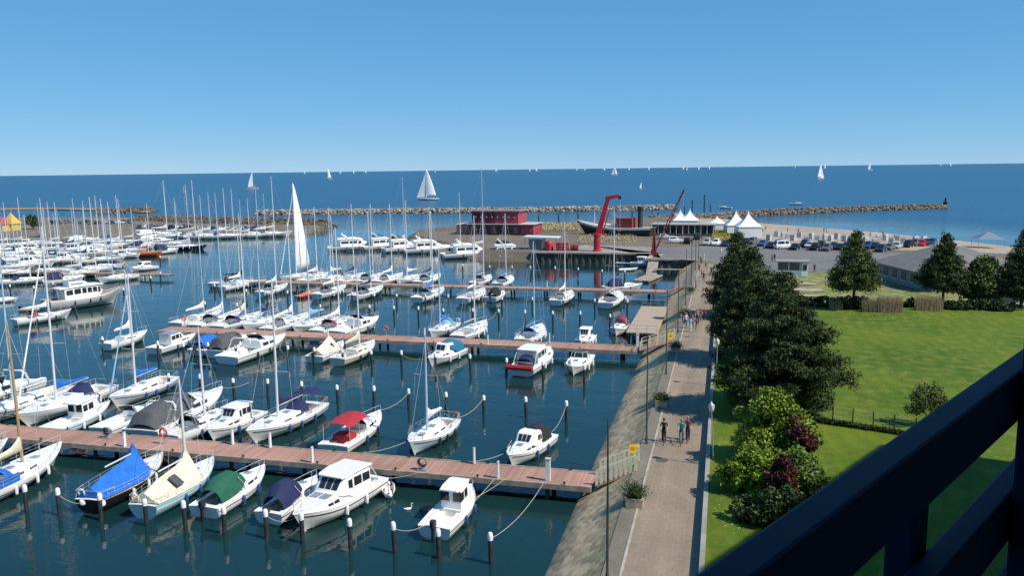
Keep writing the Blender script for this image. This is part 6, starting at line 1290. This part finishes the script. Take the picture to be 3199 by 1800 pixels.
for (u, v, k, c, a, lab) in ((2078, 746, 'hatch', 'silver', 70, 'silver hatchback parked below the restaurant terrace'), (2112, 759, 'suv', 'white', 80, 'white car parked in front of the restaurant terrace'), (2150, 761, 'suv', 'black', 10, 'black car next to the white one below the terrace'), (2180, 748, 'suv', 'green', 10, 'dark green car below the terrace corner'), (2209, 766, 'suv', 'silver', 190, 'silver car first of the row before the dune grass'), (2237, 767, 'suv', 'white', 190, 'white car second in the row before the dune grass'), (2266, 769, 'hatch', 'navy', 190, 'navy car in the row before the dune grass'), (2293, 768, 'hatch', 'silver', 190, 'silver hatchback at the end of the row before the dune grass'),
    (2350, 762, 'suv', 'grey', 200, 'grey car half hidden by the slender pine'), (2383, 768, 'hatch', 'blue', 200, 'blue car beside the slender pine'), (2408, 775, 'hatch', 'black', 200, 'black hatchback left of the white van'), (2447, 777, 'van', 'white', 60, 'white van on the parking lot by the beach'), (2483, 780, 'hatch', 'black', 200, 'black hatchback right beside the white van'), (2513, 770, 'suv', 'navy', 200, 'navy car in the second row near the white van'), (2545, 781, 'suv', 'black', 200, 'black tall car in the beach parking row'), (2583, 783, 'suv', 'grey', 200, 'grey tall car in the beach parking row'), (2622, 780, 'hatch', 'black', 200, 'black hatchback beside the bare trunked pine'), (2712, 776, 'suv', 'blue', 205, 'blue tall car behind the bare trunked pine'), (2752, 786, 'suv', 'navy', 205, 'navy tall car near the grey roofed house'), (2778, 780, 'hatch', 'grey', 205, 'grey hatchback near the grey roofed house'), (2802, 776, 'hatch', 'silver', 205, 'silver hatchback near the grey roofed house'), (2836, 772, 'suv', 'black', 205, 'black car behind the ridge of the grey roofed house'), (2880, 768, 'hatch', 'red', 205, 'red car behind the grey roofed house'), (2912, 766, 'suv', 'blue', 205, 'blue car at the end of the beach parking row'), (2430, 770, 'suv', 'navy', 200, 'navy car tucked behind the white van'), (2530, 774, 'hatch', 'silver', 200, 'silver car between two dark tall cars'), (2563, 774, 'suv', 'black', 200, 'black car in the second row of the beach parking'), (2602, 775, 'hatch', 'navy', 200, 'navy hatchback in the second row of the beach parking'), (2645, 778, 'suv', 'grey', 200, 'grey car half hidden by the bare trunked pine'), (2680, 776, 'suv', 'black', 200, 'black car wholly behind the bare trunked pine'), (2732, 776, 'hatch', 'black', 205, 'black hatchback between two blue cars'), (2858, 768, 'suv', 'grey', 205, 'grey car beside the red one'), (2895, 764, 'hatch', 'black', 205, 'black hatchback beyond the red car'), (2325, 765, 'suv', 'black', 195, 'black tall car where the dune grass ends')):
    car(lab, k, c, *P(u, v, GZ), a, GCAR)
Rc = random.Random(5); names = ['black', 'grey', 'navy', 'silver', 'white', 'black']
for i in range(34):
    u = 170 + i * 20 + Rc.uniform(-6, 6); v = (698 if i < 13 else 712 + (i - 13) * .4) + Rc.uniform(-2, 3); c = Rc.choice(names); x, y = P(u, v, 1.2); car(c + ' car parked on the distant earth mole', 'hatch' if i % 3 else 'suv', c, x, y, Rc.choice((-15, 160, 70)) + Rc.uniform(-10, 10), 'cars on the distant mole', 1.205)
# yellow hut and tree on the mole
for i, (u, v, h, lab) in enumerate(((10, 722, 4.0, 'yellow hut with red roof on the earth mole'), (38, 720, 5.2, 'yellow hut with pointed yellow roof on the earth mole'))):
    x, y = P(u, v, 1.2); e = empty('yellow_hut', (x, y, 1.2)); tag(e, lab, 'hut'); bx(e, 'wall', -2, 2, -2, 2, 0, 2.6, mat('hut_yellow', (.62, .40, .03), .7)); mb = MB(); mb.add([(-2.4, -2.4, 2.6), (2.4, -2.4, 2.6), (2.4, 2.4, 2.6), (-2.4, 2.4, 2.6), (0, 0, h + 1.6)], [(0, 1, 4), (1, 2, 4), (2, 3, 4), (3, 0, 4), (3, 2, 1, 0)]); mb.build('roof', mat('hut_red', (.40, .06, .03), .7) if i == 0 else mat('hut_yellow', (.62, .40, .03), .7), e); bx(e, 'door', -.5, .5, -2.05, -1.98, 0, 2.0, dark)
shrub('mole_tree', 'dark round tree beside the yellow huts on the mole', *P(104, 716, 1.2), 1.2, [(0, 0, 3.0, 2.4), (1, 0, 2.4, 1.8), (-1, .3, 4.0, 1.6)], 3500, leaf_d, 60, .5, cat='tree')
# dune grass patches on the quay land
m_dune = mat('dune_grass', (.36, .31, .07), .9, var=.25, vscale=1, island=.3); m_dune2 = mat('dune_grass_pale', (.42, .35, .20), .9, var=.25, vscale=1, island=.3)
for i, (u0, u1, v0, v1, m_, lab) in enumerate(((1690, 1810, 700, 722, m_dune2, 'pale yellow dune grass beside the old ship'), (2225, 2320, 724, 752, m_dune, 'yellow green dune grass below the white tents'), (1800, 1990, 735, 762, m_dune2, 'sparse weeds on the ground before the old ship'))):
    g = np.random.default_rng(120 + i); n = 5000 if i < 2 else 1800; C = np.array([(*P(g.uniform(u0, u1), g.uniform(v0, v1), GZ), GZ + .25) for _ in range(n)]); C[:, 2] += g.uniform(0, .35, n); V, F = leaf_quads(C, .75 if i < 2 else .5, .22, i, .9); o = obj('dune_grass', np_mesh('dune_grass', V, F, m_)); o['kind'] = 'stuff'; tag(o, lab, 'grass')
# beach chairs
m_wick = mat('wicker_white', (.42, .42, .43), .8, var=.1); m_bcl = [cv['blue'], cv['white'], cv['navy']]
bch = MB().loft([[(-.6, -.45, 0), (-.6, -.5, 1.0), (-.6, -.2, 1.55), (-.6, .35, 1.6), (-.6, .5, 1.2), (-.6, .5, 0)], [(.6, -.45, 0), (.6, -.5, 1.0), (.6, -.2, 1.55), (.6, .35, 1.6), (.6, .5, 1.2), (.6, .5, 0)]], True, True, True).mesh('hood', m_wick); bse = MB().box(-.52, .52, -.85, -.46, .2, .5); bsm = [bse.mesh('seat', m_) for m_ in m_bcl]
Rb = random.Random(8)
for i in range(26):
    u = 2405 + i * 19 + Rb.uniform(-5, 5); v = 748 + (u - 2400) * .038 + Rb.uniform(-12, 4); x, y = P(u, v, GZ); e = empty('beach_chair', (x, y, GZ - .02), rad(Rb.uniform(130, 240))); tag(e, ('hooded white wicker beach chair with blue seat on the sand', 'hooded white wicker beach chair with white seat on the sand', 'hooded white wicker beach chair with navy seat on the sand')[i % 3], 'beach chair', 'beach chairs on the sand'); obj('hood', bch, e); obj('seat', bsm[i % 3], e)
for i, (u, v) in enumerate(((3085, 768),)):
    x, y = P(u, v, GZ); e = empty('beach_shelter', (x, y, GZ)); tag(e, ('grey blue beach canopy behind the willow', 'blue beach shelter behind the parked cars', 'pale blue beach tent behind the last parked cars')[i], 'shelter'); mb = MB(); w_ = (3.0, 1.6, 1.8)[i]; mb.add([(-w_, -w_, 1.8), (w_, -w_, 1.8), (w_, w_, 1.8), (-w_, w_, 1.8), (0, 0, 3.4)], [(0, 1, 4), (1, 2, 4), (2, 3, 4), (3, 0, 4), (3, 2, 1, 0)]); mb.build('canopy', mat('canopy_grey_blue', (.16, .20, .26), .7), e)
    for sx_ in (-1, 1):
        for sy_ in (-1, 1): mb = MB(); mb.tube([(sx_ * w_ * .93, sy_ * w_ * .93, 0), (sx_ * w_ * .93, sy_ * w_ * .93, 1.85)], .05, 5); mb.build('pole', m_zinc, e)
mb = MB(); mb.lathe([(.9, -1), (.9, 2.5), (1.1, 2.6), (1.1, 3.2), (.5, 3.4), (.4, 5.2)], 10); tag(mb.build('beacon', dark, None, None, (*P(2952, 651), 0)), 'dark beacon on the end of the rock groyne', 'beacon')

# ================================================================== PEOPLE
def skin_mesh(name, J, E, root=0):
    me = bpy.data.meshes.new(name); me.from_pydata([j[:3] for j in J], E, []); o = bpy.data.objects.new(name, me); COL.objects.link(o)
    o.modifiers.new('skin', 'SKIN'); sk = me.skin_vertices[0].data
    for i, j in enumerate(J): sk[i].radius = (j[3], j[4] if len(j) > 4 else j[3]); sk[i].use_root = (i == root)
    o.modifiers['skin'].use_smooth_shade = True; sb_ = o.modifiers.new('sub', 'SUBSURF'); sb_.levels = 1
    dg = bpy.context.evaluated_depsgraph_get(); ev = bpy.data.meshes.new_from_object(o.evaluated_get(dg)); bpy.data.objects.remove(o); ev.name = name; return ev
def person_mesh(pose):
    st = {'walk': .30, 'stand': .05, 'ride': .05}[pose]; sw = st * .8
    J = [(0, 0, .95, .135, .10), (0, .0, 1.15, .125, .095), (0, .01, 1.36, .165, .10), (0, .0, 1.50, .055), (0, -.02, 1.60, .075, .09), (0, -.02, 1.70, .07, .085)]; E = [(0, 1), (1, 2), (2, 3), (3, 4), (4, 5)]
    for sd, ph_ in ((1, 1), (-1, -1)):
        k = len(J); J += [(sd * .095, 0, .86, .092), (sd * .10, -st * ph_ * .55 - .03, .48, .062), (sd * .105, -st * ph_ * .9 + .02, .10, .045), (sd * .11, -st * ph_ * .9 - .12, .05, .042, .035)]; E += [(0, k), (k, k + 1), (k + 1, k + 2), (k + 2, k + 3)]
        k = len(J)
        if pose == 'ride': J += [(sd * .20, 0, 1.40, .058), (sd * .24, -.18, 1.18, .045), (sd * .23, -.42, 1.05, .036), (sd * .22, -.50, 1.03, .034)]
        else: J += [(sd * .20, .01, 1.42, .058), (sd * .25, sw * ph_ * .3, 1.16, .045), (sd * .25, sw * ph_ * .8 - .05, .92, .036), (sd * .25, sw * ph_ * .9 - .07, .82, .036)]
        E += [(2, k), (k, k + 1), (k + 1, k + 2), (k + 2, k + 3)]
    me = skin_mesh('person_' + pose, J, E)
    for _ in range(4): me.materials.append(None)
    for p in me.polygons:
        c = p.center; z = c.z; arm = abs(c.x) > .185
        p.material_index = 3 if z < .09 else (1 if z < .96 and not arm else (2 if z > 1.47 or (arm and z < 1.20) else 0))
    return me
PM = {k: person_mesh(k) for k in ('walk', 'stand', 'ride')}
hair_m = MB().lathe([(.005, 1.80), (.06, 1.79), (.092, 1.74), (.098, 1.68), (.085, 1.62), (.06, 1.59)], 10).mesh('hair', None, 60); hair_m.materials.append(None)
def cl(n_, c): return mat('cloth_' + n_, c, .9)
skinm = mat('skin', (.48, .27, .19), .6); hairs = [mat('hair_brown', (.05, .03, .02), .6), mat('hair_grey', (.25, .24, .22), .6), mat('hair_blond', (.30, .20, .09), .6)]; shoe = mat('shoes_dark', (.03, .03, .03), .7)
CL = {'black': (.012, .012, .014), 'navy': (.02, .03, .08), 'white': (.62, .62, .62), 'red': (.35, .03, .03), 'jeans': (.05, .08, .16), 'beige': (.35, .28, .2), 'teal': (.02, .22, .22), 'plum': (.16, .04, .08), 'grey': (.15, .15, .16), 'lightblue': (.3, .42, .55), 'pink': (.5, .2, .22), 'green': (.05, .2, .12)}
def person(lab, pose, top, trou, x, y, az, z=GZ + .022, group=None, hair=0, sc=1.0):
    e = bpy.data.objects.new('person', PM[pose]); COL.objects.link(e); e.location = (x, y, z); e.rotation_euler = (0, 0, PI - rad(az)); e.scale = (sc,) * 3; tag(e, lab, 'person', group)
    for i, m_ in enumerate((cl(top, CL[top]), cl(trou, CL[trou]), skinm, shoe)): e.material_slots[i].link = 'OBJECT'; e.material_slots[i].material = m_
    h_ = obj('hair', hair_m, e); h_.material_slots[0].link = 'OBJECT'; h_.material_slots[0].material = hairs[hair]; h_.location = (0, -.015, 0); return e
tyre = mat('tyre_rubber', (.015, .015, .016), .85)
def bicycle(lab, x, y, az, colour, z=GZ + .022):
    e = place(empty('bicycle'), x, y, az, z); tag(e, lab, 'bicycle', 'bicycles on the promenade')
    for xx in (-.52, .52):
        mb = MB(); mb.tube([(xx + .33 * math.cos(t), 0, .35 + .33 * math.sin(t)) for t in [k * PI / 10 for k in range(21)]], .02, 5, False); wh = mb.build('wheel', tyre, e, 60); mb = MB()
        for k in range(8): mb.tube([(xx, 0, .35), (xx + .32 * math.cos(k * PI / 4), 0, .35 + .32 * math.sin(k * PI / 4))], .004, 3)
        mb.build('spokes', steel, wh)
    mb = MB()
    for a, b_ in (((-.52, 0, .35), (-.1, 0, .32)), ((-.1, 0, .32), (-.22, 0, .82)), ((-.52, 0, .35), (-.2, 0, .75)), ((-.1, 0, .32), (.36, 0, .72)), ((-.2, 0, .75), (.34, 0, .84)), ((.52, 0, .35), (.32, 0, .98))): mb.tube([a, b_], .02, 6)
    mb.build('frame', cl('frame_' + colour, CL[colour]), e); mb = MB(); mb.tube([(.26, -.29, 1.02), (.36, -.1, 1.0), (.36, .1, 1.0), (.26, .29, 1.02)], .016, 5); mb.build('handlebar', dark, e); mb = MB(); mb.loft([[(-.36, -.08, .86), (-.36, .08, .86), (-.36, .06, .92), (-.36, -.06, .92)], [(-.08, -.03, .88), (-.08, .03, .88), (-.08, .02, .92), (-.08, -.02, .92)]], True, True, True); mb.build('saddle', dark, e)
    return e
def pp(u, v): return P(u, v, GZ)
x, y = pp(2073, 1385); bicycle('black bicycle ridden along the promenade by the person in black', x, y, 178, 'black'); person('person in black clothes riding a bicycle on the promenade', 'ride', 'black', 'black', x, y + .2, 178, group='cyclists')
x, y = pp(2128, 1388); bicycle('pale bicycle ridden by the person in a teal top', x, y, 182, 'white'); person('person in teal top riding a bicycle on the promenade', 'ride', 'teal', 'jeans', x, y + .2, 182, group='cyclists', hair=2)
x, y = pp(2148, 1380); bicycle('plum bicycle beside the one with the teal rider', x, y, 181, 'plum'); person('person in plum jacket with a bicycle beside the teal rider', 'ride', 'plum', 'navy', x, y + .2, 181, group='cyclists', hair=1)
for (u, v, pose, t, tr, a, h, lab) in ((2135, 1012, 'walk', 'black', 'black', 185, 0, 'person all in black walking at the edge of the group'), (2142, 1024, 'walk', 'white', 'jeans', 180, 2, 'person in white top and jeans walking in the group'), (2156, 1038, 'walk', 'lightblue', 'white', 182, 0, 'person in light blue top and white trousers leading the group'), (2163, 1028, 'walk', 'grey', 'jeans', 180, 1, 'person in grey top and jeans in the group'), (2176, 1038, 'walk', 'plum', 'beige', 178, 0, 'person in plum top and beige trousers leading the group'), (2178, 1010, 'walk', 'beige', 'navy', 180, 1, 'person in beige jacket at the back of the group'), (2186, 1006, 'walk', 'red', 'grey', 184, 0, 'person in red top at the back of the group'), (2200, 1002, 'walk', 'plum', 'black', 176, 2, 'person in plum top and black trousers by the low wall'), (2152, 1008, 'stand', 'navy', 'black', 180, 0, 'person in navy jacket and black trousers in the group'),
    (2198, 880, 'walk', 'black', 'jeans', 0, 0, 'person in black top strolling at the far end of the promenade'), (2193, 868, 'walk', 'pink', 'grey', 180, 2, 'person in pink top strolling at the far end of the promenade'), (2222, 862, 'walk', 'black', 'black', 175, 1, 'person all in black near the last pine of the promenade'), (2230, 858, 'walk', 'navy', 'beige', 180, 0, 'person in navy top and beige trousers near the last pine'), (2184, 850, 'walk', 'red', 'black', 0, 0, 'person in red top and black trousers far down the promenade'), (2173, 900, 'stand', 'grey', 'navy', 90, 1, 'person in grey top standing by a planter'), (2205, 838, 'walk', 'beige', 'jeans', 180, 1, 'person in beige top near the quay corner'), (2200, 815, 'stand', 'white', 'white', 90, 2, 'person in white at the parking end of the promenade'), (2190, 826, 'stand', 'pink', 'black', 40, 2, 'person in pink top and black trousers at the parking end'),
    (2544, 852, 'stand', 'black', 'black', 160, 0, 'lone person in black standing on the parking lot'), (2412, 818, 'stand', 'grey', 'black', 160, 0, 'person in grey on the parking lot near the kiosk'), (2420, 818, 'stand', 'navy', 'grey', 200, 1, 'person in navy on the parking lot near the kiosk')):
    person(lab, pose, t, tr, *pp(u, v), a, group='people on the promenade', hair=h, sc=rnd.uniform(.95, 1.04))
for i in range(10):
    u = Rb.uniform(2380, 3050); v = 727 + (u - 2400) * .042 + Rb.uniform(-6, 6); t = Rb.choice(list(CL)); person(t + ' clad person far away on the beach sand', 'stand', t, 'beige', *P(u, v, 1.3), Rb.uniform(0, 360), z=1.25, group='people on the beach')
for (u, v, lab, t) in ((1640, 889, 'person in yellow green jacket on the third pontoon', 'green'),):
    person(lab, 'stand', t, 'navy', *P(1806, 898, 1.2), 30, z=1.22)

# ================================================================== BIRDS, FLOATS, ROPES
m_sw = mat('swan_white', (.80, .79, .76), .7, var=.05)
def bird(lab, x, y, az, sc, wings=True, name='swan'):
    e = place(empty(name), x, y, az, 0, sc); tag(e, lab, 'bird'); R_ = []
    for xx, r, z in ((-.68, .02, .30), (-.55, .10, .24), (-.35, .20, .16), (0, .26, .13), (.28, .22, .14), (.45, .12, .2), (.52, .03, .26)): R_.append([(xx, r * .85 * math.cos(2 * PI * k / 10), z + r * .75 * math.sin(2 * PI * k / 10)) for k in range(10)])
    mb = MB(); mb.loft(R_, True, True, True); mb.tube([(.36, 0, .24), (.52, 0, .42), (.50, 0, .62), (.42, 0, .78), (.50, 0, .93), (.60, 0, .92), (.69, 0, .88)], [.10, .075, .06, .055, .065, .062, .03], 8); bd = mb.build('body', m_sw, e, 60)
    bk_ = MB(); bk_.tube([(.67, 0, .89), (.78, 0, .85)], [.03, .012], 6); bk_.build('beak', mat('beak_orange', (.55, .16, .02), .6), bd)
    if wings:
        for sd in (1, -1):
            w_ = MB(); w_.loft([[(.22, sd * .2, .26), (.05, sd * .3, .42), (-.2, sd * .33, .55), (-.62, sd * .24, .52)], [(.20, sd * .24, .22), (.0, sd * .34, .34), (-.25, sd * .36, .40), (-.66, sd * .27, .40)], [(.1, sd * .22, .10), (-.05, sd * .27, .12), (-.3, sd * .26, .14), (-.6, sd * .16, .22)]]); o = w_.build('wing', m_sw, e, 60); o.modifiers.new('t', 'SOLIDIFY').thickness = .025
bird('white swan with raised wings swimming before the first pontoon', *P(1213, 1552), 150, 1.35); bird('small white gull resting on the dark water', *P(1275, 1594), 60, .45, False, 'gull')
for i, (u, v, m_, lab) in enumerate(((444, 1595, white, 'white round mooring buoy near the pale blue boat'),)):
    mb = MB(); mb.lathe([(.02, -.1), (.16, -.02), (.2, .12), (.15, .25), (.03, .3)], 10); o = tag(mb.build('buoy', m_, None, 60, (*P(u, v), 0)), lab, 'buoy')
mb = MB(); mb.loft([[(x, .16 * math.cos(k * PI / 5), .16 * math.sin(k * PI / 5)) for k in range(10)] for x in (-.55, -.5, .5, .55)], True, True, True); o = tag(mb.build('fender_float', white, None, 40, (*P(1482, 1512, .3), .75)), 'long white fender hanging at the edge of the first pontoon', 'fender')
def rope_line(lab, a, b_, sag=.5, r=.018):
    a, b_ = Vector(a), Vector(b_); mb = MB(); mb.tube([a.lerp(b_, f) - Vector((0, 0, sag * 4 * f * (1 - f))) for f in [k / 10 for k in range(11)]], r, 5); tag(mb.build('mooring_rope', rope), lab, 'rope', 'mooring ropes')
ZA = 1.5
for (lab, a, b_, sg) in (('rope from a front pile to the black hulled boat', (-41.4, 41.7, ZA), (-39.3, 42.6, 1.0), .5), ('rope from a front pile to the small fishing boat', (-18, 41.7, ZA), (-16.9, 43.9, .9), .25), ('rope from the last front pile to the first pontoon', (-12.2, 41.7, ZA), (-11.2, 51.1, 1.25), .5), ('rope from the small fishing boat to the first pontoon', (-15.4, 45.2, .9), (-14.6, 51.1, 1.25), .15), ('second rope from the small fishing boat to the first pontoon', (-15.3, 48.0, .95), (-13.9, 51.1, 1.25), .1), ('rope from a front pile to the cream topped cruiser', (-26.3, 41.7, ZA), (-24.6, 42.6, 1.3), .4), ('rope from the cream topped cruiser to the first pontoon', (-22.2, 50.0, 1.0), (-20.0, 51.1, 1.25), .1), ('rope from a front pile to the green canopy boat', (-29.2, 41.7, ZA), (-31, 43.5, .8), .4),
    ('rope from a pile to the ice blue sailing boat', (-20.63, 68.94, 1.5), (-21.6, 64.2, 1.1), .4), ('rope from a pile to the red bimini boat', (-27.97, 69.17, 1.5), (-28.9, 64.2, 1.3), .4), ('rope from a pile to the cuddy cruiser with black canopy', (-12.93, 68.46, 1.5), (-13.0, 62.4, 1.0), .4), ('rope from a pile to the grey canopy motor yacht', (-44.9, 69.6, 1.5), (-46.2, 67.0, 1.6), .2), ('rope from the ice blue sailing boat to the first pontoon', (-23.4, 57.0, 1.2), (-25.5, 53.9, 1.25), .15), ('rope from the cuddy cruiser with black canopy to the first pontoon', (-15.4, 56.3, 1.1), (-17.0, 53.9, 1.25), .1), ('rope from a pile to the boat with blue stern canopy', (-34.74, 84.17, 1.5), (-31.6, 84.8, 1.2), .4), ('rope from a pile to the bare boom sailing boat', (-31.5, 112.6, 1.5), (-31.6, 107.2, 1.3), .3)):
    rope_line(lab, a, b_, sg)
